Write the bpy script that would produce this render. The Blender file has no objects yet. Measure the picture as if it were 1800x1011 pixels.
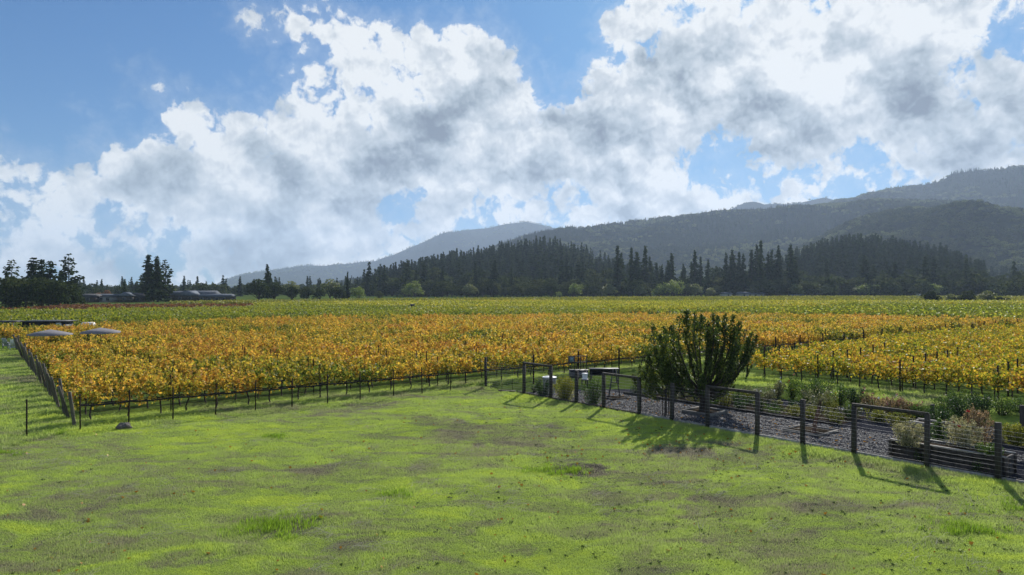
import bpy, math, random
import numpy as np
from mathutils import Vector

# ------------------------------------------------------------------ scene, camera, sun, sky
S = bpy.context.scene
random.seed(7)
RNG = np.random.default_rng(7)
H = 5.7                      # camera height above the flat valley floor (a low drone)
FPX = 1200.0                 # 24 mm lens on a 36 mm sensor, in pixels of the 1800 px photograph
HZ = 505.5                   # row of the horizon in the photograph

cam_d = bpy.data.cameras.new('camera')
cam_d.lens = 24.0; cam_d.sensor_width = 36.0
cam_d.clip_start = 0.2; cam_d.clip_end = 40000.0
cam = bpy.data.objects.new('camera', cam_d)
S.collection.objects.link(cam)
cam.location = (0, 0, H); cam.rotation_euler = (math.radians(90), 0, 0)
S.camera = cam

SUN_AZ = math.radians(21.5)   # to the right of +Y
SUN_EL = math.radians(31.0)
SUND = Vector((math.sin(SUN_AZ) * math.cos(SUN_EL), math.cos(SUN_AZ) * math.cos(SUN_EL), math.sin(SUN_EL)))
sun_l = bpy.data.lights.new('sun', 'SUN')
sun_l.energy = 5.0; sun_l.angle = math.radians(0.53); sun_l.color = (1.0, 0.95, 0.87)
sun = bpy.data.objects.new('sun', sun_l)
S.collection.objects.link(sun)
sun.rotation_euler = SUND.to_track_quat('Z', 'Y').to_euler()

S.view_settings.view_transform = 'Standard'; S.view_settings.look = 'None'
S.view_settings.gamma = 1.0; EXPO = 0.38; S.view_settings.exposure = EXPO
S.cycles.max_bounces = 8; S.cycles.transparent_max_bounces = 8
S.cycles.volume_bounces = 1
S.cycles.sample_clamp_indirect = 6.0

SKY_STRENGTH = 0.10
world = bpy.data.worlds.new('World'); S.world = world; world.use_nodes = True
wt = world.node_tree; wt.nodes.clear()


class NT:
    """tiny helper that turns calls into linked shader nodes"""
    def __init__(s, tree): s.t = tree
    def new(s, kind, **kw):
        n = s.t.nodes.new(kind)
        for k, v in kw.items(): setattr(n, k, v)
        return n
    def put(s, sock, v):
        if hasattr(v, 'is_output') or isinstance(v, bpy.types.NodeSocket): s.t.links.new(v, sock)
        elif v is not None:
            sock.default_value = v
    def m(s, op, a, b=None, c=None, clamp=False):
        n = s.new('ShaderNodeMath', operation=op, use_clamp=clamp)
        for i, v in enumerate((a, b, c)):
            if v is not None: s.put(n.inputs[i], v)
        return n.outputs[0]
    def v(s, op, a, b=None, scale=None):
        n = s.new('ShaderNodeVectorMath', operation=op)
        s.put(n.inputs[0], a)
        if b is not None: s.put(n.inputs[1], b)
        if scale is not None: s.put(n.inputs['Scale'], scale)
        return n.outputs['Value'] if op in ('DOT_PRODUCT', 'DISTANCE', 'LENGTH') else n.outputs['Vector']
    def noise(s, vec, scale, detail=4, rough=0.5, lac=2.0, out='Fac', dist=0.0):
        n = s.new('ShaderNodeTexNoise')
        s.put(n.inputs['Vector'], vec); n.inputs['Scale'].default_value = scale
        n.inputs['Detail'].default_value = detail; n.inputs['Roughness'].default_value = rough
        n.inputs['Lacunarity'].default_value = lac; n.inputs['Distortion'].default_value = dist
        return n.outputs[0] if out == 'Fac' else n.outputs['Color']
    def rng(s, x, a, b, c=0.0, d=1.0, kind='SMOOTHSTEP'):
        n = s.new('ShaderNodeMapRange', interpolation_type=kind)
        s.put(n.inputs[0], x)
        for i, q in enumerate((a, b, c, d)): s.put(n.inputs[i + 1], q)
        return n.outputs[0]
    def mix(s, f, a, b, blend='MIX'):
        n = s.new('ShaderNodeMix', data_type='RGBA', blend_type=blend)
        s.put(n.inputs[0], f); s.put(n.inputs[6], a); s.put(n.inputs[7], b)
        return n.outputs[2]
    def ramp(s, f, stops):
        n = s.new('ShaderNodeValToRGB'); s.put(n.inputs[0], f)
        r = n.color_ramp
        while len(r.elements) < len(stops): r.elements.new(0.5)
        for e, (p, c) in zip(r.elements, stops):
            e.position = p; e.color = (*c, 1) if len(c) == 3 else c
        return n.outputs[0]


def pdir(x, y):
    """unit direction of a compass bearing / elevation read off the photograph"""
    v = Vector(((x - 900) / FPX, 1.0, (HZ - y) / FPX)); v.normalize(); return v


CLOUDS = [  # bearing x, height y, radius: cloud masses of this sky
 (200,262,26),(235,288,42),(300,285,50),(322,208,17),(345,232,40),(392,205,28),(420,235,50),(480,240,52),(540,245,52),(600,245,50),(640,225,36),
 (300,350,62),(400,330,90),(500,340,100),(600,350,90),(680,300,95),(640,385,48),(540,410,70),(440,430,50),(610,330,60),
 (5,296,10),(38,300,15),(75,312,19),(115,325,23),(165,328,28),(222,330,38),(2,340,10),(25,352,12),(60,360,16),(105,366,18),(150,370,19),(205,378,22),(245,388,26),
 (158,400,14),(105,425,24),(40,448,34),(-20,440,40),(165,452,34),(245,440,36),(340,452,46),(430,470,44),(540,470,45),(640,455,32),(715,442,20),(20,490,40),(150,492,42),(280,492,40),
 (452,42,8),(475,22,14),(505,28,20),(540,45,26),(580,70,28),(612,38,20),(622,70,30),(552,122,22),(590,130,40),(640,125,50),(672,48,20),(690,65,32),(745,105,52),(818,100,50),(868,112,40),(905,160,38),(925,205,34),
 (800,200,100),(700,190,84),(860,270,92),(750,290,92),(770,330,50),(850,345,36),(510,168,8),(525,182,8),
 (975,245,50),(1005,170,40),(1065,132,38),(1125,140,50),(1050,230,90),(1150,220,100),(1090,300,60),(960,310,52),(1020,325,36),(1200,170,90),(1240,90,90),(1120,45,45),(1150,10,55),(1230,-20,70),
 (1310,150,110),(1400,90,120),(1520,60,120),(1640,60,100),(1730,0,60),(1820,0,70),(1450,210,95),(1600,190,110),(1740,165,62),(1810,195,95),(1700,245,70),(1380,-60,100),(1600,-80,120),
 (1380,275,38),(1230,268,30),(790,375,30),(745,385,18),(720,395,14),(870,348,9),(900,385,22),(945,372,22),(1000,398,18),(1050,372,28),(1100,358,38),(1160,355,42),(1215,352,42),(1265,360,32),(1300,370,22),
 (1360,350,24),(1410,338,28),(1455,318,26),(1480,300,22),(1530,312,32),(1590,300,42),(1660,290,50),(1740,280,50),(1820,270,60),(145,281,8),(285,147,5),(1275,258,34),(1325,272,28),(1240,262,30),(676,352,34),(660,395,30),(1385,262,34),
]
HOLES = [(1232,298,20),(1285,305,20),(1315,318,26),(1348,335,18),(1505,284,14),(1765,75,34),(712,378,13),(742,352,8),(965,345,12),(1020,350,10),(1000,95,36),(985,150,16),(1170,262,1)]
DARKS = [  # shaded undersides and thick cores
 (425,402,26),(470,394,36),(520,396,40),(560,400,24),(455,292,28),(500,300,26),(705,262,46),(665,252,28),(742,240,26),(835,165,36),(862,230,36),(700,108,24),(850,290,34),
 (955,240,26),(1000,238,42),(1055,222,36),(1105,240,40),(1160,170,36),(1185,235,50),(1240,238,30),(1120,190,26),(1030,318,18),(930,312,22),
 (1350,238,42),(1400,232,52),(1460,236,54),(1520,232,54),(1580,232,54),(1640,215,54),(1700,232,56),(1780,240,50),(1690,140,16),(1330,225,30),(1430,215,34),(1390,285,20),
 (400,442,26),(200,432,26),(250,455,18),(120,442,12),(620,292,18),(560,320,20),(1100,372,12),(330,300,20),(250,322,14),(500,455,20),(620,440,16),
]


AZ0, AZ1, EL0, EL1 = math.radians(-48), math.radians(48), math.radians(-2), math.radians(46)
_az = np.linspace(AZ0, AZ1, 220); _el = np.linspace(EL0, EL1, 130)
_A, _E = np.meshgrid(_az, _el, indexing='ij')
_DIR = np.stack([np.sin(_A) * np.cos(_E), np.cos(_A) * np.cos(_E), np.sin(_E)], -1)


def field(lst, k=90.0, pad=0.0):
    """signed depth (radians) inside a union of round cloud lumps, on the bearing x elevation grid"""
    acc = np.zeros(_A.shape)
    for (x, y, r) in lst:
        c = np.array(pdir(x, y))
        rr = r / FPX * c[1] ** 1.5 + pad
        acc += np.exp(k * (rr - np.linalg.norm(_DIR - c, axis=-1)).clip(-0.6, 0.3))
    return np.log(acc + 1e-9) / k


def separable(N, az_t, el_t, F, rank):
    """the field as a sum of products of a curve of the bearing and a curve of the elevation"""
    U, W, V = np.linalg.svd(F, full_matrices=False)
    tot = None
    for g in range(0, rank, 3):
        outs = []
        for (M, tcoord) in ((U[:, g:g + 3], az_t), (V[g:g + 3].T, el_t)):
            n = N.new('ShaderNodeVectorCurve')
            cm = n.mapping; cm.use_clip = False; cm.extend = 'HORIZONTAL'
            cx = N.new('ShaderNodeCombineXYZ')
            for i in range(3): N.put(cx.inputs[i], tcoord)
            N.put(n.inputs['Vector'], cx.outputs[0])
            for i in range(3):
                y = M[:, i] * math.sqrt(W[g + i]) / 4.0
                c = cm.curves[i]; npt = len(y)
                # default points sit at (-1,-1) and (1,1)
                c.points[0].location = (-1.0, float(y[0])); c.points[1].location = (1.0, float(y[-1]))
                for j in range(1, npt - 1): c.points.new(-1.0 + 2.0 * j / (npt - 1), float(y[j]))
                for p in c.points: p.handle_type = 'VECTOR'
            cm.update()
            outs.append(n.outputs[0])
        q = N.v('DOT_PRODUCT', outs[0], outs[1])
        tot = q if tot is None else N.m('ADD', tot, q)
    return N.m('MULTIPLY', tot, 16.0)


N = NT(wt)
gen = N.new('ShaderNodeTexCoord').outputs['Generated']
# domain warps: large swirl, then finer curls
w1 = N.v('SUBTRACT', N.noise(gen, 7.0, 2, 0.55, out='Color'), (0.5, 0.5, 0.5))
w2 = N.v('SUBTRACT', N.noise(gen, 26.0, 4, 0.6, out='Color'), (0.5, 0.5, 0.5))
dirw = N.v('NORMALIZE', N.v('ADD', N.v('ADD', gen, N.v('SCALE', w1, scale=0.045)), N.v('SCALE', w2, scale=0.030)))
dsep = N.new('ShaderNodeSeparateXYZ'); N.put(dsep.inputs[0], dirw)
azn = N.m('ARCTAN2', dsep.outputs[0], dsep.outputs[1])
eln = N.m('ARCSINE', dsep.outputs[2])
az_t = N.rng(azn, AZ0, AZ1, -1, 1, 'LINEAR'); el_t = N.rng(eln, EL0, EL1, -1, 1, 'LINEAR')
F_c = np.minimum(field(CLOUDS), -field(HOLES))
F_c = np.tanh(F_c / 0.07) * 0.07
s_in = separable(N, az_t, el_t, F_c, 18)
# the rest of the sky, behind and beside the camera: unseen cloud cover, thinned to cut fill light in the shadows
s_out = N.m('MULTIPLY', N.m('SUBTRACT', N.noise(gen, 2.3, 3, 0.5), 0.55), 0.55)
fwd = N.v('DOT_PRODUCT', gen, (0, 0.975, 0.222))
s = N.m('ADD', N.m('MULTIPLY', s_in, N.rng(fwd, 0.60, 0.76)), N.m('MULTIPLY', s_out, N.rng(fwd, 0.60, 0.76, 1, 0)))

def detail(vec):
    f = N.noise(vec, 13.0, 9, 0.64)
    bil = N.m('ABSOLUTE', N.m('SUBTRACT', N.noise(vec, 30.0, 3, 0.5), 0.5))
    return N.m('ADD', N.m('MULTIPLY', N.m('SUBTRACT', f, 0.5), 0.13), N.m('MULTIPLY', N.m('SUBTRACT', bil, 0.06), 0.10))

vd = N.v('ADD', gen, N.v('SCALE', w2, scale=0.02))
d0 = detail(vd)
sun_t = Vector((0.30, 0.0, 0.95)).normalized()
f0 = N.noise(vd, 11.0, 4, 0.55); f1 = N.noise(N.v('ADD', vd, tuple(sun_t * 0.022)), 11.0, 4, 0.55)
h0 = N.noise(vd, 34.0, 3, 0.6); h1 = N.noise(N.v('ADD', vd, tuple(sun_t * 0.007)), 34.0, 3, 0.6)
g0 = N.noise(vd, 5.0, 2, 0.5); g1 = N.noise(N.v('ADD', vd, tuple(sun_t * 0.045)), 5.0, 2, 0.5)
D = N.m('ADD', s, d0)                                   # ~radians inside the cloud
alpha = N.rng(D, -0.004, 0.013)
wisp = N.m('MULTIPLY', N.rng(D, -0.035, 0.01), N.m('MULTIPLY', N.noise(vd, 40, 4, 0.7), 0.35))
alpha = N.m('MAXIMUM', alpha, wisp, clamp=True)
low = N.m('SUBTRACT', N.noise(vd, 9.0, 3, 0.5), 0.5)
thick = N.rng(N.m('ADD', s, N.m('ADD', N.m('MULTIPLY', low, 0.18), N.m('MULTIPLY', d0, 0.45))), -0.006, 0.085)
emb = N.m('ADD', N.m('MULTIPLY', N.m('SUBTRACT', f0, f1), 1.7), N.m('ADD', N.m('MULTIPLY', N.m('SUBTRACT', g0, g1), 1.5), N.m('MULTIPLY', N.m('SUBTRACT', h0, h1), 0.7)))      # lit where the cloud thins toward the sun
F_d = np.tanh(field(DARKS, 60, 0.004) / 0.05) * 0.05
side = N.rng(fwd, 0.60, 0.76)
dk = N.rng(N.m('ADD', separable(N, az_t, el_t, F_d, 18), N.m('ADD', N.m('MULTIPLY', low, 0.08), N.m('MULTIPLY', d0, 0.35))), -0.026, 0.030)
dk = N.m('ADD', N.m('MULTIPLY', dk, side), N.m('MULTIPLY', N.rng(s_out, 0.03, 0.14), N.m('SUBTRACT', 1.0, side)))
lum = N.m('SUBTRACT', N.m('ADD', 0.93, emb), N.m('MULTIPLY', thick, 0.26))
lum = N.m('SUBTRACT', lum, N.m('MULTIPLY', N.m('MULTIPLY', dk, N.m('ADD', N.m('MULTIPLY', thick, 0.45), 0.55)), 0.36))
# cloud nearer the sun glows brighter through
sund = N.v('DOT_PRODUCT', gen, tuple(SUND))
lum = N.m('MULTIPLY', lum, N.rng(sund, 0.55, 0.98, 0.94, 1.06))
lum = N.m('MINIMUM', N.m('MAXIMUM', lum, 0.18), 1.0)
ccol = N.ramp(lum, [(0.18, (0.19, 0.23, 0.29)), (0.35, (0.28, 0.335, 0.40)), (0.58, (0.46, 0.53, 0.595)), (0.78, (0.64, 0.69, 0.74)), (0.97, (0.86, 0.885, 0.90))])
cl = N.v('SCALE', ccol, scale=1.0 / SKY_STRENGTH / 2 ** EXPO)
sky = N.new('ShaderNodeTexSky', sky_type='NISHITA', sun_disc=False)
sky.sun_elevation = SUN_EL; sky.sun_rotation = SUN_AZ
sky.altitude = 100; sky.air_density = 1.0; sky.dust_density = 0.6; sky.ozone_density = 2.5
sk = N.v('SCALE', sky.outputs[0], scale=SKY_STRENGTH)
skl = N.v('DOT_PRODUCT', sk, (0.25, 0.5, 0.25))
skyc = N.v('SCALE', N.v('DIVIDE', N.v('MULTIPLY', sk, (0.27, 0.62, 1.04)), N.v('ADD', (1, 1, 1), N.v('SCALE', sk, scale=0.9))), scale=1.0 / SKY_STRENGTH)
comb = N.mix(alpha, skyc, cl)
bg = N.new('ShaderNodeBackground'); N.put(bg.inputs[0], comb); bg.inputs[1].default_value = SKY_STRENGTH
wo = N.new('ShaderNodeOutputWorld'); wt.links.new(bg.outputs[0], wo.inputs[0])
world.cycles.sampling_method = 'MANUAL'; world.cycles.sample_map_resolution = 512

# ------------------------------------------------------------------ helpers
COL = S.collection


def PX(x, y, h=0.0):
    """point at height h that the photograph shows at pixel (x, y)"""
    z = FPX * (H - h) / (y - HZ)
    return np.array([(x - 900) / FPX * z, z, h])


def PXZ(x, y, Z):
    """point at depth Z seen at pixel (x, y)"""
    return np.array([(x - 900) / FPX * Z, Z, H - (y - HZ) / FPX * Z])


class MB:
    """mesh builder: arrays of vertices and faces with material slots"""
    def __init__(s): s.V = []; s.F = []; s.M = []; s.n = 0
    def add(s, V, F, m=0):
        V = np.asarray(V, float).reshape(-1, 3); F = np.asarray(F, int)
        s.V.append(V); s.F.append(F + s.n); s.M.append(np.full(len(F), m)); s.n += len(V); return s
    def quads(s, Q, m=0):
        Q = np.asarray(Q, float); n = len(Q)
        return s.add(Q.reshape(-1, 3), np.arange(n * 4).reshape(n, 4), m)
    def box(s, c, size, rz=0.0, rx=0.0, m=0, ry=0.0):
        x, y, z = np.array(size) / 2.0
        v = np.array([[-x,-y,-z],[x,-y,-z],[x,y,-z],[-x,y,-z],[-x,-y,z],[x,-y,z],[x,y,z],[-x,y,z]])
        if rx: v = v @ np.array([[1,0,0],[0,math.cos(rx),math.sin(rx)],[0,-math.sin(rx),math.cos(rx)]])
        if ry: v = v @ np.array([[math.cos(ry),0,-math.sin(ry)],[0,1,0],[math.sin(ry),0,math.cos(ry)]])
        if rz: v = v @ np.array([[math.cos(rz),math.sin(rz),0],[-math.sin(rz),math.cos(rz),0],[0,0,1]])
        return s.add(v + np.array(c), [[0,3,2,1],[4,5,6,7],[0,1,5,4],[1,2,6,5],[2,3,7,6],[3,0,4,7]], m)
    def bar(s, a, b, w, h, m=0, bev=0.0):
        """square-section bar from a to b: w across, h along the up direction"""
        a = np.array(a, float); b = np.array(b, float); d = b - a; L = np.linalg.norm(d); d /= L
        up = np.array([0, 0, 1.0]) if abs(d[2]) < 0.9 else np.array([0.645, -0.764, 0])
        sx = np.cross(d, up); sx /= np.linalg.norm(sx); sz = np.cross(sx, d)
        r = [];
        for p in (a, b):
            for (i, j) in ((-1,-1),(1,-1),(1,1),(-1,1)): r.append(p + sx * i * w / 2 + sz * j * h / 2)
        return s.add(r, [[0,1,2,3],[7,6,5,4],[0,4,5,1],[1,5,6,2],[2,6,7,3],[3,7,4,0]], m)
    def tube(s, P, R, k=6, m=0, cap=True):
        P = np.asarray(P, float); n = len(P); R = np.broadcast_to(R, (n,))
        T = np.gradient(P, axis=0); T /= np.linalg.norm(T, axis=1)[:, None] + 1e-9
        ref = np.array([0.31, 0.2, 0.93]) if abs(T[0] @ np.array([0.31,0.2,0.93])) < 0.9 else np.array([1.0, 0, 0])
        A = np.cross(T, ref); A /= np.linalg.norm(A, axis=1)[:, None]; B = np.cross(T, A)
        an = np.linspace(0, 2 * math.pi, k, endpoint=False)
        V = P[:, None] + R[:, None, None] * (A[:, None] * np.cos(an)[None, :, None] + B[:, None] * np.sin(an)[None, :, None])
        i = np.arange(n - 1)[:, None] * k; j = np.arange(k)[None]; j2 = (j + 1) % k
        F = np.stack([i + j, i + j2, i + k + j2, i + k + j], -1).reshape(-1, 4)
        s.add(V.reshape(-1, 3), F, m)
        if cap:
            c = s.n - n * k
            for o in (0, (n - 1) * k):
                for q in range(1, k - 1, 2):
                    f = [c + o, c + o + q, c + o + q + 1, c + o + min(q + 2, k - 1)]
                    if f[2] == f[3]: f = f[:3]
                    s.F.append(np.array([f])); s.M.append(np.array([m]))
        return s
    def mesh(s, name, mats, smooth=False):
        me = bpy.data.meshes.new(name)
        V = np.concatenate(s.V); me.vertices.add(len(V)); me.vertices.foreach_set('co', V.ravel())
        li = np.concatenate([f.ravel() for f in s.F]); ln = np.concatenate([np.full(len(f), f.shape[1]) for f in s.F])
        me.loops.add(len(li)); me.loops.foreach_set('vertex_index', li.astype(np.int32))
        me.polygons.add(len(ln)); st = np.concatenate([[0], np.cumsum(ln)[:-1]])
        me.polygons.foreach_set('loop_start', st.astype(np.int32))
        me.polygons.foreach_set('material_index', np.concatenate(s.M).astype(np.int32))
        if smooth: me.polygons.foreach_set('use_smooth', np.ones(len(ln), bool))
        me.update(calc_edges=True); me.validate()
        for mt in (mats if isinstance(mats, (list, tuple)) else [mats]): me.materials.append(mt)
        return me


def obj(name, me, parent=None, loc=(0, 0, 0), rz=0.0, scale=None):
    o = bpy.data.objects.new(name, me); COL.objects.link(o)
    o.location = loc; o.rotation_euler = (0, 0, rz)
    if scale is not None: o.scale = scale if hasattr(scale, '__len__') else (scale,) * 3
    if parent is not None: o.parent = parent
    return o


def tag(o, label=None, cat=None, group=None, kind=None):
    if label: o['label'] = label
    if cat: o['category'] = cat
    if group: o['group'] = group
    if kind: o['kind'] = kind
    return o


def thing(name, label, cat, loc=(0, 0, 0), rz=0.0, group=None, scale=None):
    o = bpy.data.objects.new(name, None); COL.objects.link(o); o.empty_display_size = 0.2
    o.location = loc; o.rotation_euler = (0, 0, rz)
    if scale is not None: o.scale = scale if hasattr(scale, '__len__') else (scale,) * 3
    return tag(o, label, cat, group)


def copy_thing(src, loc, rz=0.0, scale=None, label=None, group=None):
    c = src.copy(); COL.objects.link(c); c.location = loc; c.rotation_euler = (0, 0, rz)
    if scale is not None: c.scale = scale if hasattr(scale, '__len__') else (scale,) * 3
    if label: c['label'] = label
    if group: c['group'] = group
    for ch in src.children:
        d = ch.copy(); COL.objects.link(d); d.parent = c
        for g in ch.children:
            e = g.copy(); COL.objects.link(e); e.parent = d
    return c


def scatter(name, pts, rot, scl, idx, sources, kind='stuff', label=None, cat=None, tilt=None):
    """ONE object that carries many small copies of the source meshes (stuff only)"""
    me = bpy.data.meshes.new(name)
    pts = np.asarray(pts, float); n = len(pts)
    me.vertices.add(n); me.vertices.foreach_set('co', pts.ravel())
    R = np.zeros((n, 3)); R[:, 2] = rot
    if tilt is not None: R[:, 0] = tilt
    a = me.attributes.new('rot', 'FLOAT_VECTOR', 'POINT'); a.data.foreach_set('vector', R.ravel())
    sc = np.asarray(scl, float); sc = np.repeat(sc[:, None], 3, 1) if sc.ndim == 1 else sc
    a = me.attributes.new('scl', 'FLOAT_VECTOR', 'POINT'); a.data.foreach_set('vector', sc.ravel())
    a = me.attributes.new('idx', 'INT', 'POINT'); a.data.foreach_set('value', np.asarray(idx, np.int32))
    o = obj(name, me); tag(o, label, cat, None, kind)
    g = bpy.data.node_groups.new(name + '_nodes', 'GeometryNodeTree')
    g.interface.new_socket('Geometry', in_out='INPUT', socket_type='NodeSocketGeometry')
    g.interface.new_socket('Geometry', in_out='OUTPUT', socket_type='NodeSocketGeometry')
    gi = g.nodes.new('NodeGroupInput'); go = g.nodes.new('NodeGroupOutput')
    join = g.nodes.new('GeometryNodeGeometryToInstance')
    for sme in reversed(sources):
        so = bpy.data.objects.new(sme.name, sme)          # only a source, not part of the scene
        oi = g.nodes.new('GeometryNodeObjectInfo'); oi.inputs['Object'].default_value = so
        g.links.new(oi.outputs['Geometry'], join.inputs[0])
    ins = g.nodes.new('GeometryNodeInstanceOnPoints')
    g.links.new(gi.outputs[0], ins.inputs['Points']); g.links.new(join.outputs[0], ins.inputs['Instance'])
    ins.inputs['Pick Instance'].default_value = True
    def attr(nm, typ):
        q = g.nodes.new('GeometryNodeInputNamedAttribute'); q.data_type = typ; q.inputs['Name'].default_value = nm
        return next(s_ for s_ in q.outputs if s_.enabled and s_.name == 'Attribute')
    g.links.new(attr('idx', 'INT'), ins.inputs['Instance Index'])
    g.links.new(attr('rot', 'FLOAT_VECTOR'), ins.inputs['Rotation'])
    g.links.new(attr('scl', 'FLOAT_VECTOR'), ins.inputs['Scale'])
    g.links.new(ins.outputs[0], go.inputs[0])
    md = o.modifiers.new('scatter', 'NODES'); md.node_group = g
    return o


def unit(v): return v / (np.linalg.norm(v, axis=-1, keepdims=True) + 1e-9)


def leaves(C, size, tip=None, spread=1.0, wide=0.9, fold=0.18, rng=RNG):
    """folded diamond leaves at the points C; tip: mean direction of the leaf tip"""
    n = len(C); a = rng.normal(size=(n, 3)) * spread
    if tip is not None: a = a + np.asarray(tip)
    a = unit(a); b = unit(np.cross(a, rng.normal(size=(n, 3)))); nn = np.cross(a, b)
    s = np.broadcast_to(size, (n,))[:, None]
    return np.stack([C - a * s * 0.5, C + b * s * 0.5 * wide + nn * s * fold - a * s * 0.08,
                     C + a * s * 0.5, C - b * s * 0.5 * wide + nn * s * fold - a * s * 0.08], 1)


# ------------------------------------------------------------------ materials
def new_mat(name):
    m = bpy.data.materials.new(name); m.use_nodes = True; t = m.node_tree; t.nodes.clear()
    n = NT(t); out = n.new('ShaderNodeOutputMaterial'); return m, n, out


def leaf_mat(name, cols, patch_scale=0.12, patch=0.5, isl=0.6, trans=0.5, rough=0.55, val=0.35, inst=0.15, spec=0.3, tcols=None, patch2=None):
    """leaf: colour picked per leaf (island), per plant and by slow drifts across the field; light passes through it"""
    m, n, out = new_mat(name)
    geo = n.new('ShaderNodeNewGeometry'); oi = n.new('ShaderNodeObjectInfo')
    pn = n.noise(geo.outputs['Position'], patch_scale, 3, 0.6)
    f = n.m('MULTIPLY', n.rng(pn, 0.3, 0.7, kind='LINEAR'), patch)
    f = n.m('ADD', f, n.m('MULTIPLY', geo.outputs['Random Per Island'], isl))
    f = n.m('ADD', f, n.m('MULTIPLY', n.m('SUBTRACT', oi.outputs['Random'], 0.5), inst))
    f = n.m('SUBTRACT', f, (patch + isl - 1) / 2, clamp=True)
    c = n.ramp(f, cols)
    r2 = n.m('FRACT', n.m('MULTIPLY', geo.outputs['Random Per Island'], 17.31))
    hsv = n.new('ShaderNodeHueSaturation'); n.put(hsv.inputs['Color'], c)
    n.put(hsv.inputs['Value'], n.rng(r2, 0, 1, 1 - val, 1 + val, 'LINEAR')); 
    c = hsv.outputs[0]
    d = n.new('ShaderNodeBsdfPrincipled'); n.put(d.inputs['Base Color'], c); d.inputs['Roughness'].default_value = rough
    d.inputs['Specular IOR Level'].default_value = spec
    tr = n.new('ShaderNodeBsdfTranslucent')
    n.put(tr.inputs[0], n.v('MULTIPLY', c, (1.15, 1.12, 0.75)))
    mx = n.new('ShaderNodeMixShader'); mx.inputs[0].default_value = trans
    n.t.links.new(d.outputs[0], mx.inputs[1]); n.t.links.new(tr.outputs[0], mx.inputs[2])
    n.t.links.new(mx.outputs[0], out.inputs[0]); return m


def solid_mat(name, c1, c2=None, scale=4.0, rough=0.8, bump=0.3, stretch=(1, 1, 1), metal=0.0, bscale=None, spec=0.4, obj_rand=0.15):
    """weathered plain surface: two tones mixed by noise, fine bump"""
    m, n, out = new_mat(name)
    c2 = c2 or tuple(x * 0.6 for x in c1)
    tc = n.new('ShaderNodeTexCoord').outputs['Object']
    v = n.v('MULTIPLY', tc, stretch); oi = n.new('ShaderNodeObjectInfo')
    v = n.v('ADD', v, n.v('SCALE', (7.0, 3.0, 5.0), scale=oi.outputs['Random']))
    f = n.rng(n.noise(v, scale, 6, 0.6), 0.3, 0.7)
    c = n.mix(f, (*c1, 1), (*c2, 1))
    hsv = n.new('ShaderNodeHueSaturation'); n.put(hsv.inputs['Color'], c)
    n.put(hsv.inputs['Value'], n.rng(oi.outputs['Random'], 0, 1, 1 - obj_rand, 1 + obj_rand, 'LINEAR'))
    p = n.new('ShaderNodeBsdfPrincipled'); n.put(p.inputs['Base Color'], hsv.outputs[0])
    p.inputs['Roughness'].default_value = rough; p.inputs['Metallic'].default_value = metal
    p.inputs['Specular IOR Level'].default_value = spec
    if bump:
        b = n.new('ShaderNodeBump'); b.inputs['Strength'].default_value = bump; b.inputs['Distance'].default_value = 0.02
        n.put(b.inputs['Height'], n.noise(v, bscale or scale * 5, 5, 0.6)); n.put(p.inputs['Normal'], b.outputs[0])
    n.t.links.new(p.outputs[0], out.inputs[0]); return m


def ground_mat(name, stops, scales=(0.12, 0.9, 7.0), weights=(0.5, 0.3, 0.2), stretch=(1, 1, 1), bump=0.5, bscale=9.0, bdist=0.05, contrast=(0.3, 0.7), speck=None, rough=0.95):
    m, n, out = new_mat(name)
    pos = n.new('ShaderNodeNewGeometry').outputs['Position']
    v = n.v('MULTIPLY', pos, stretch)
    f = None
    for s_, w in zip(scales, weights):
        q = n.m('MULTIPLY', n.noise(v, s_, 4, 0.6), w); f = q if f is None else n.m('ADD', f, q)
    f = n.m('DIVIDE', f, sum(weights))
    c = n.ramp(n.rng(f, contrast[0], contrast[1], kind='LINEAR'), stops)
    if speck:
        sp = n.rng(n.noise(pos, speck[0], 3, 0.7), speck[1], speck[1] + 0.06)
        c = n.mix(sp, c, (*speck[2], 1))
    p = n.new('ShaderNodeBsdfDiffuse'); n.put(p.inputs['Color'], c); p.inputs['Roughness'].default_value = 0.5
    b = n.new('ShaderNodeBump'); b.inputs['Strength'].default_value = bump; b.inputs['Distance'].default_value = bdist
    n.put(b.inputs['Height'], n.noise(pos, bscale, 6, 0.65)); n.put(p.inputs['Normal'], b.outputs[0])
    n.t.links.new(p.outputs[0], out.inputs[0]); return m


LAWN_STOPS = [(0.0, (0.095, 0.084, 0.066)), (0.22, (0.170, 0.158, 0.112)), (0.42, (0.200, 0.215, 0.105)), (0.58, (0.225, 0.285, 0.078)), (0.78, (0.290, 0.370, 0.064)), (1.0, (0.350, 0.430, 0.060))]


BARE = [(1018, 828, 1.0, 0.9), (1195, 800, 1.2, 0.5), (310, 990, 0.7, 0.3)]


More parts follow.
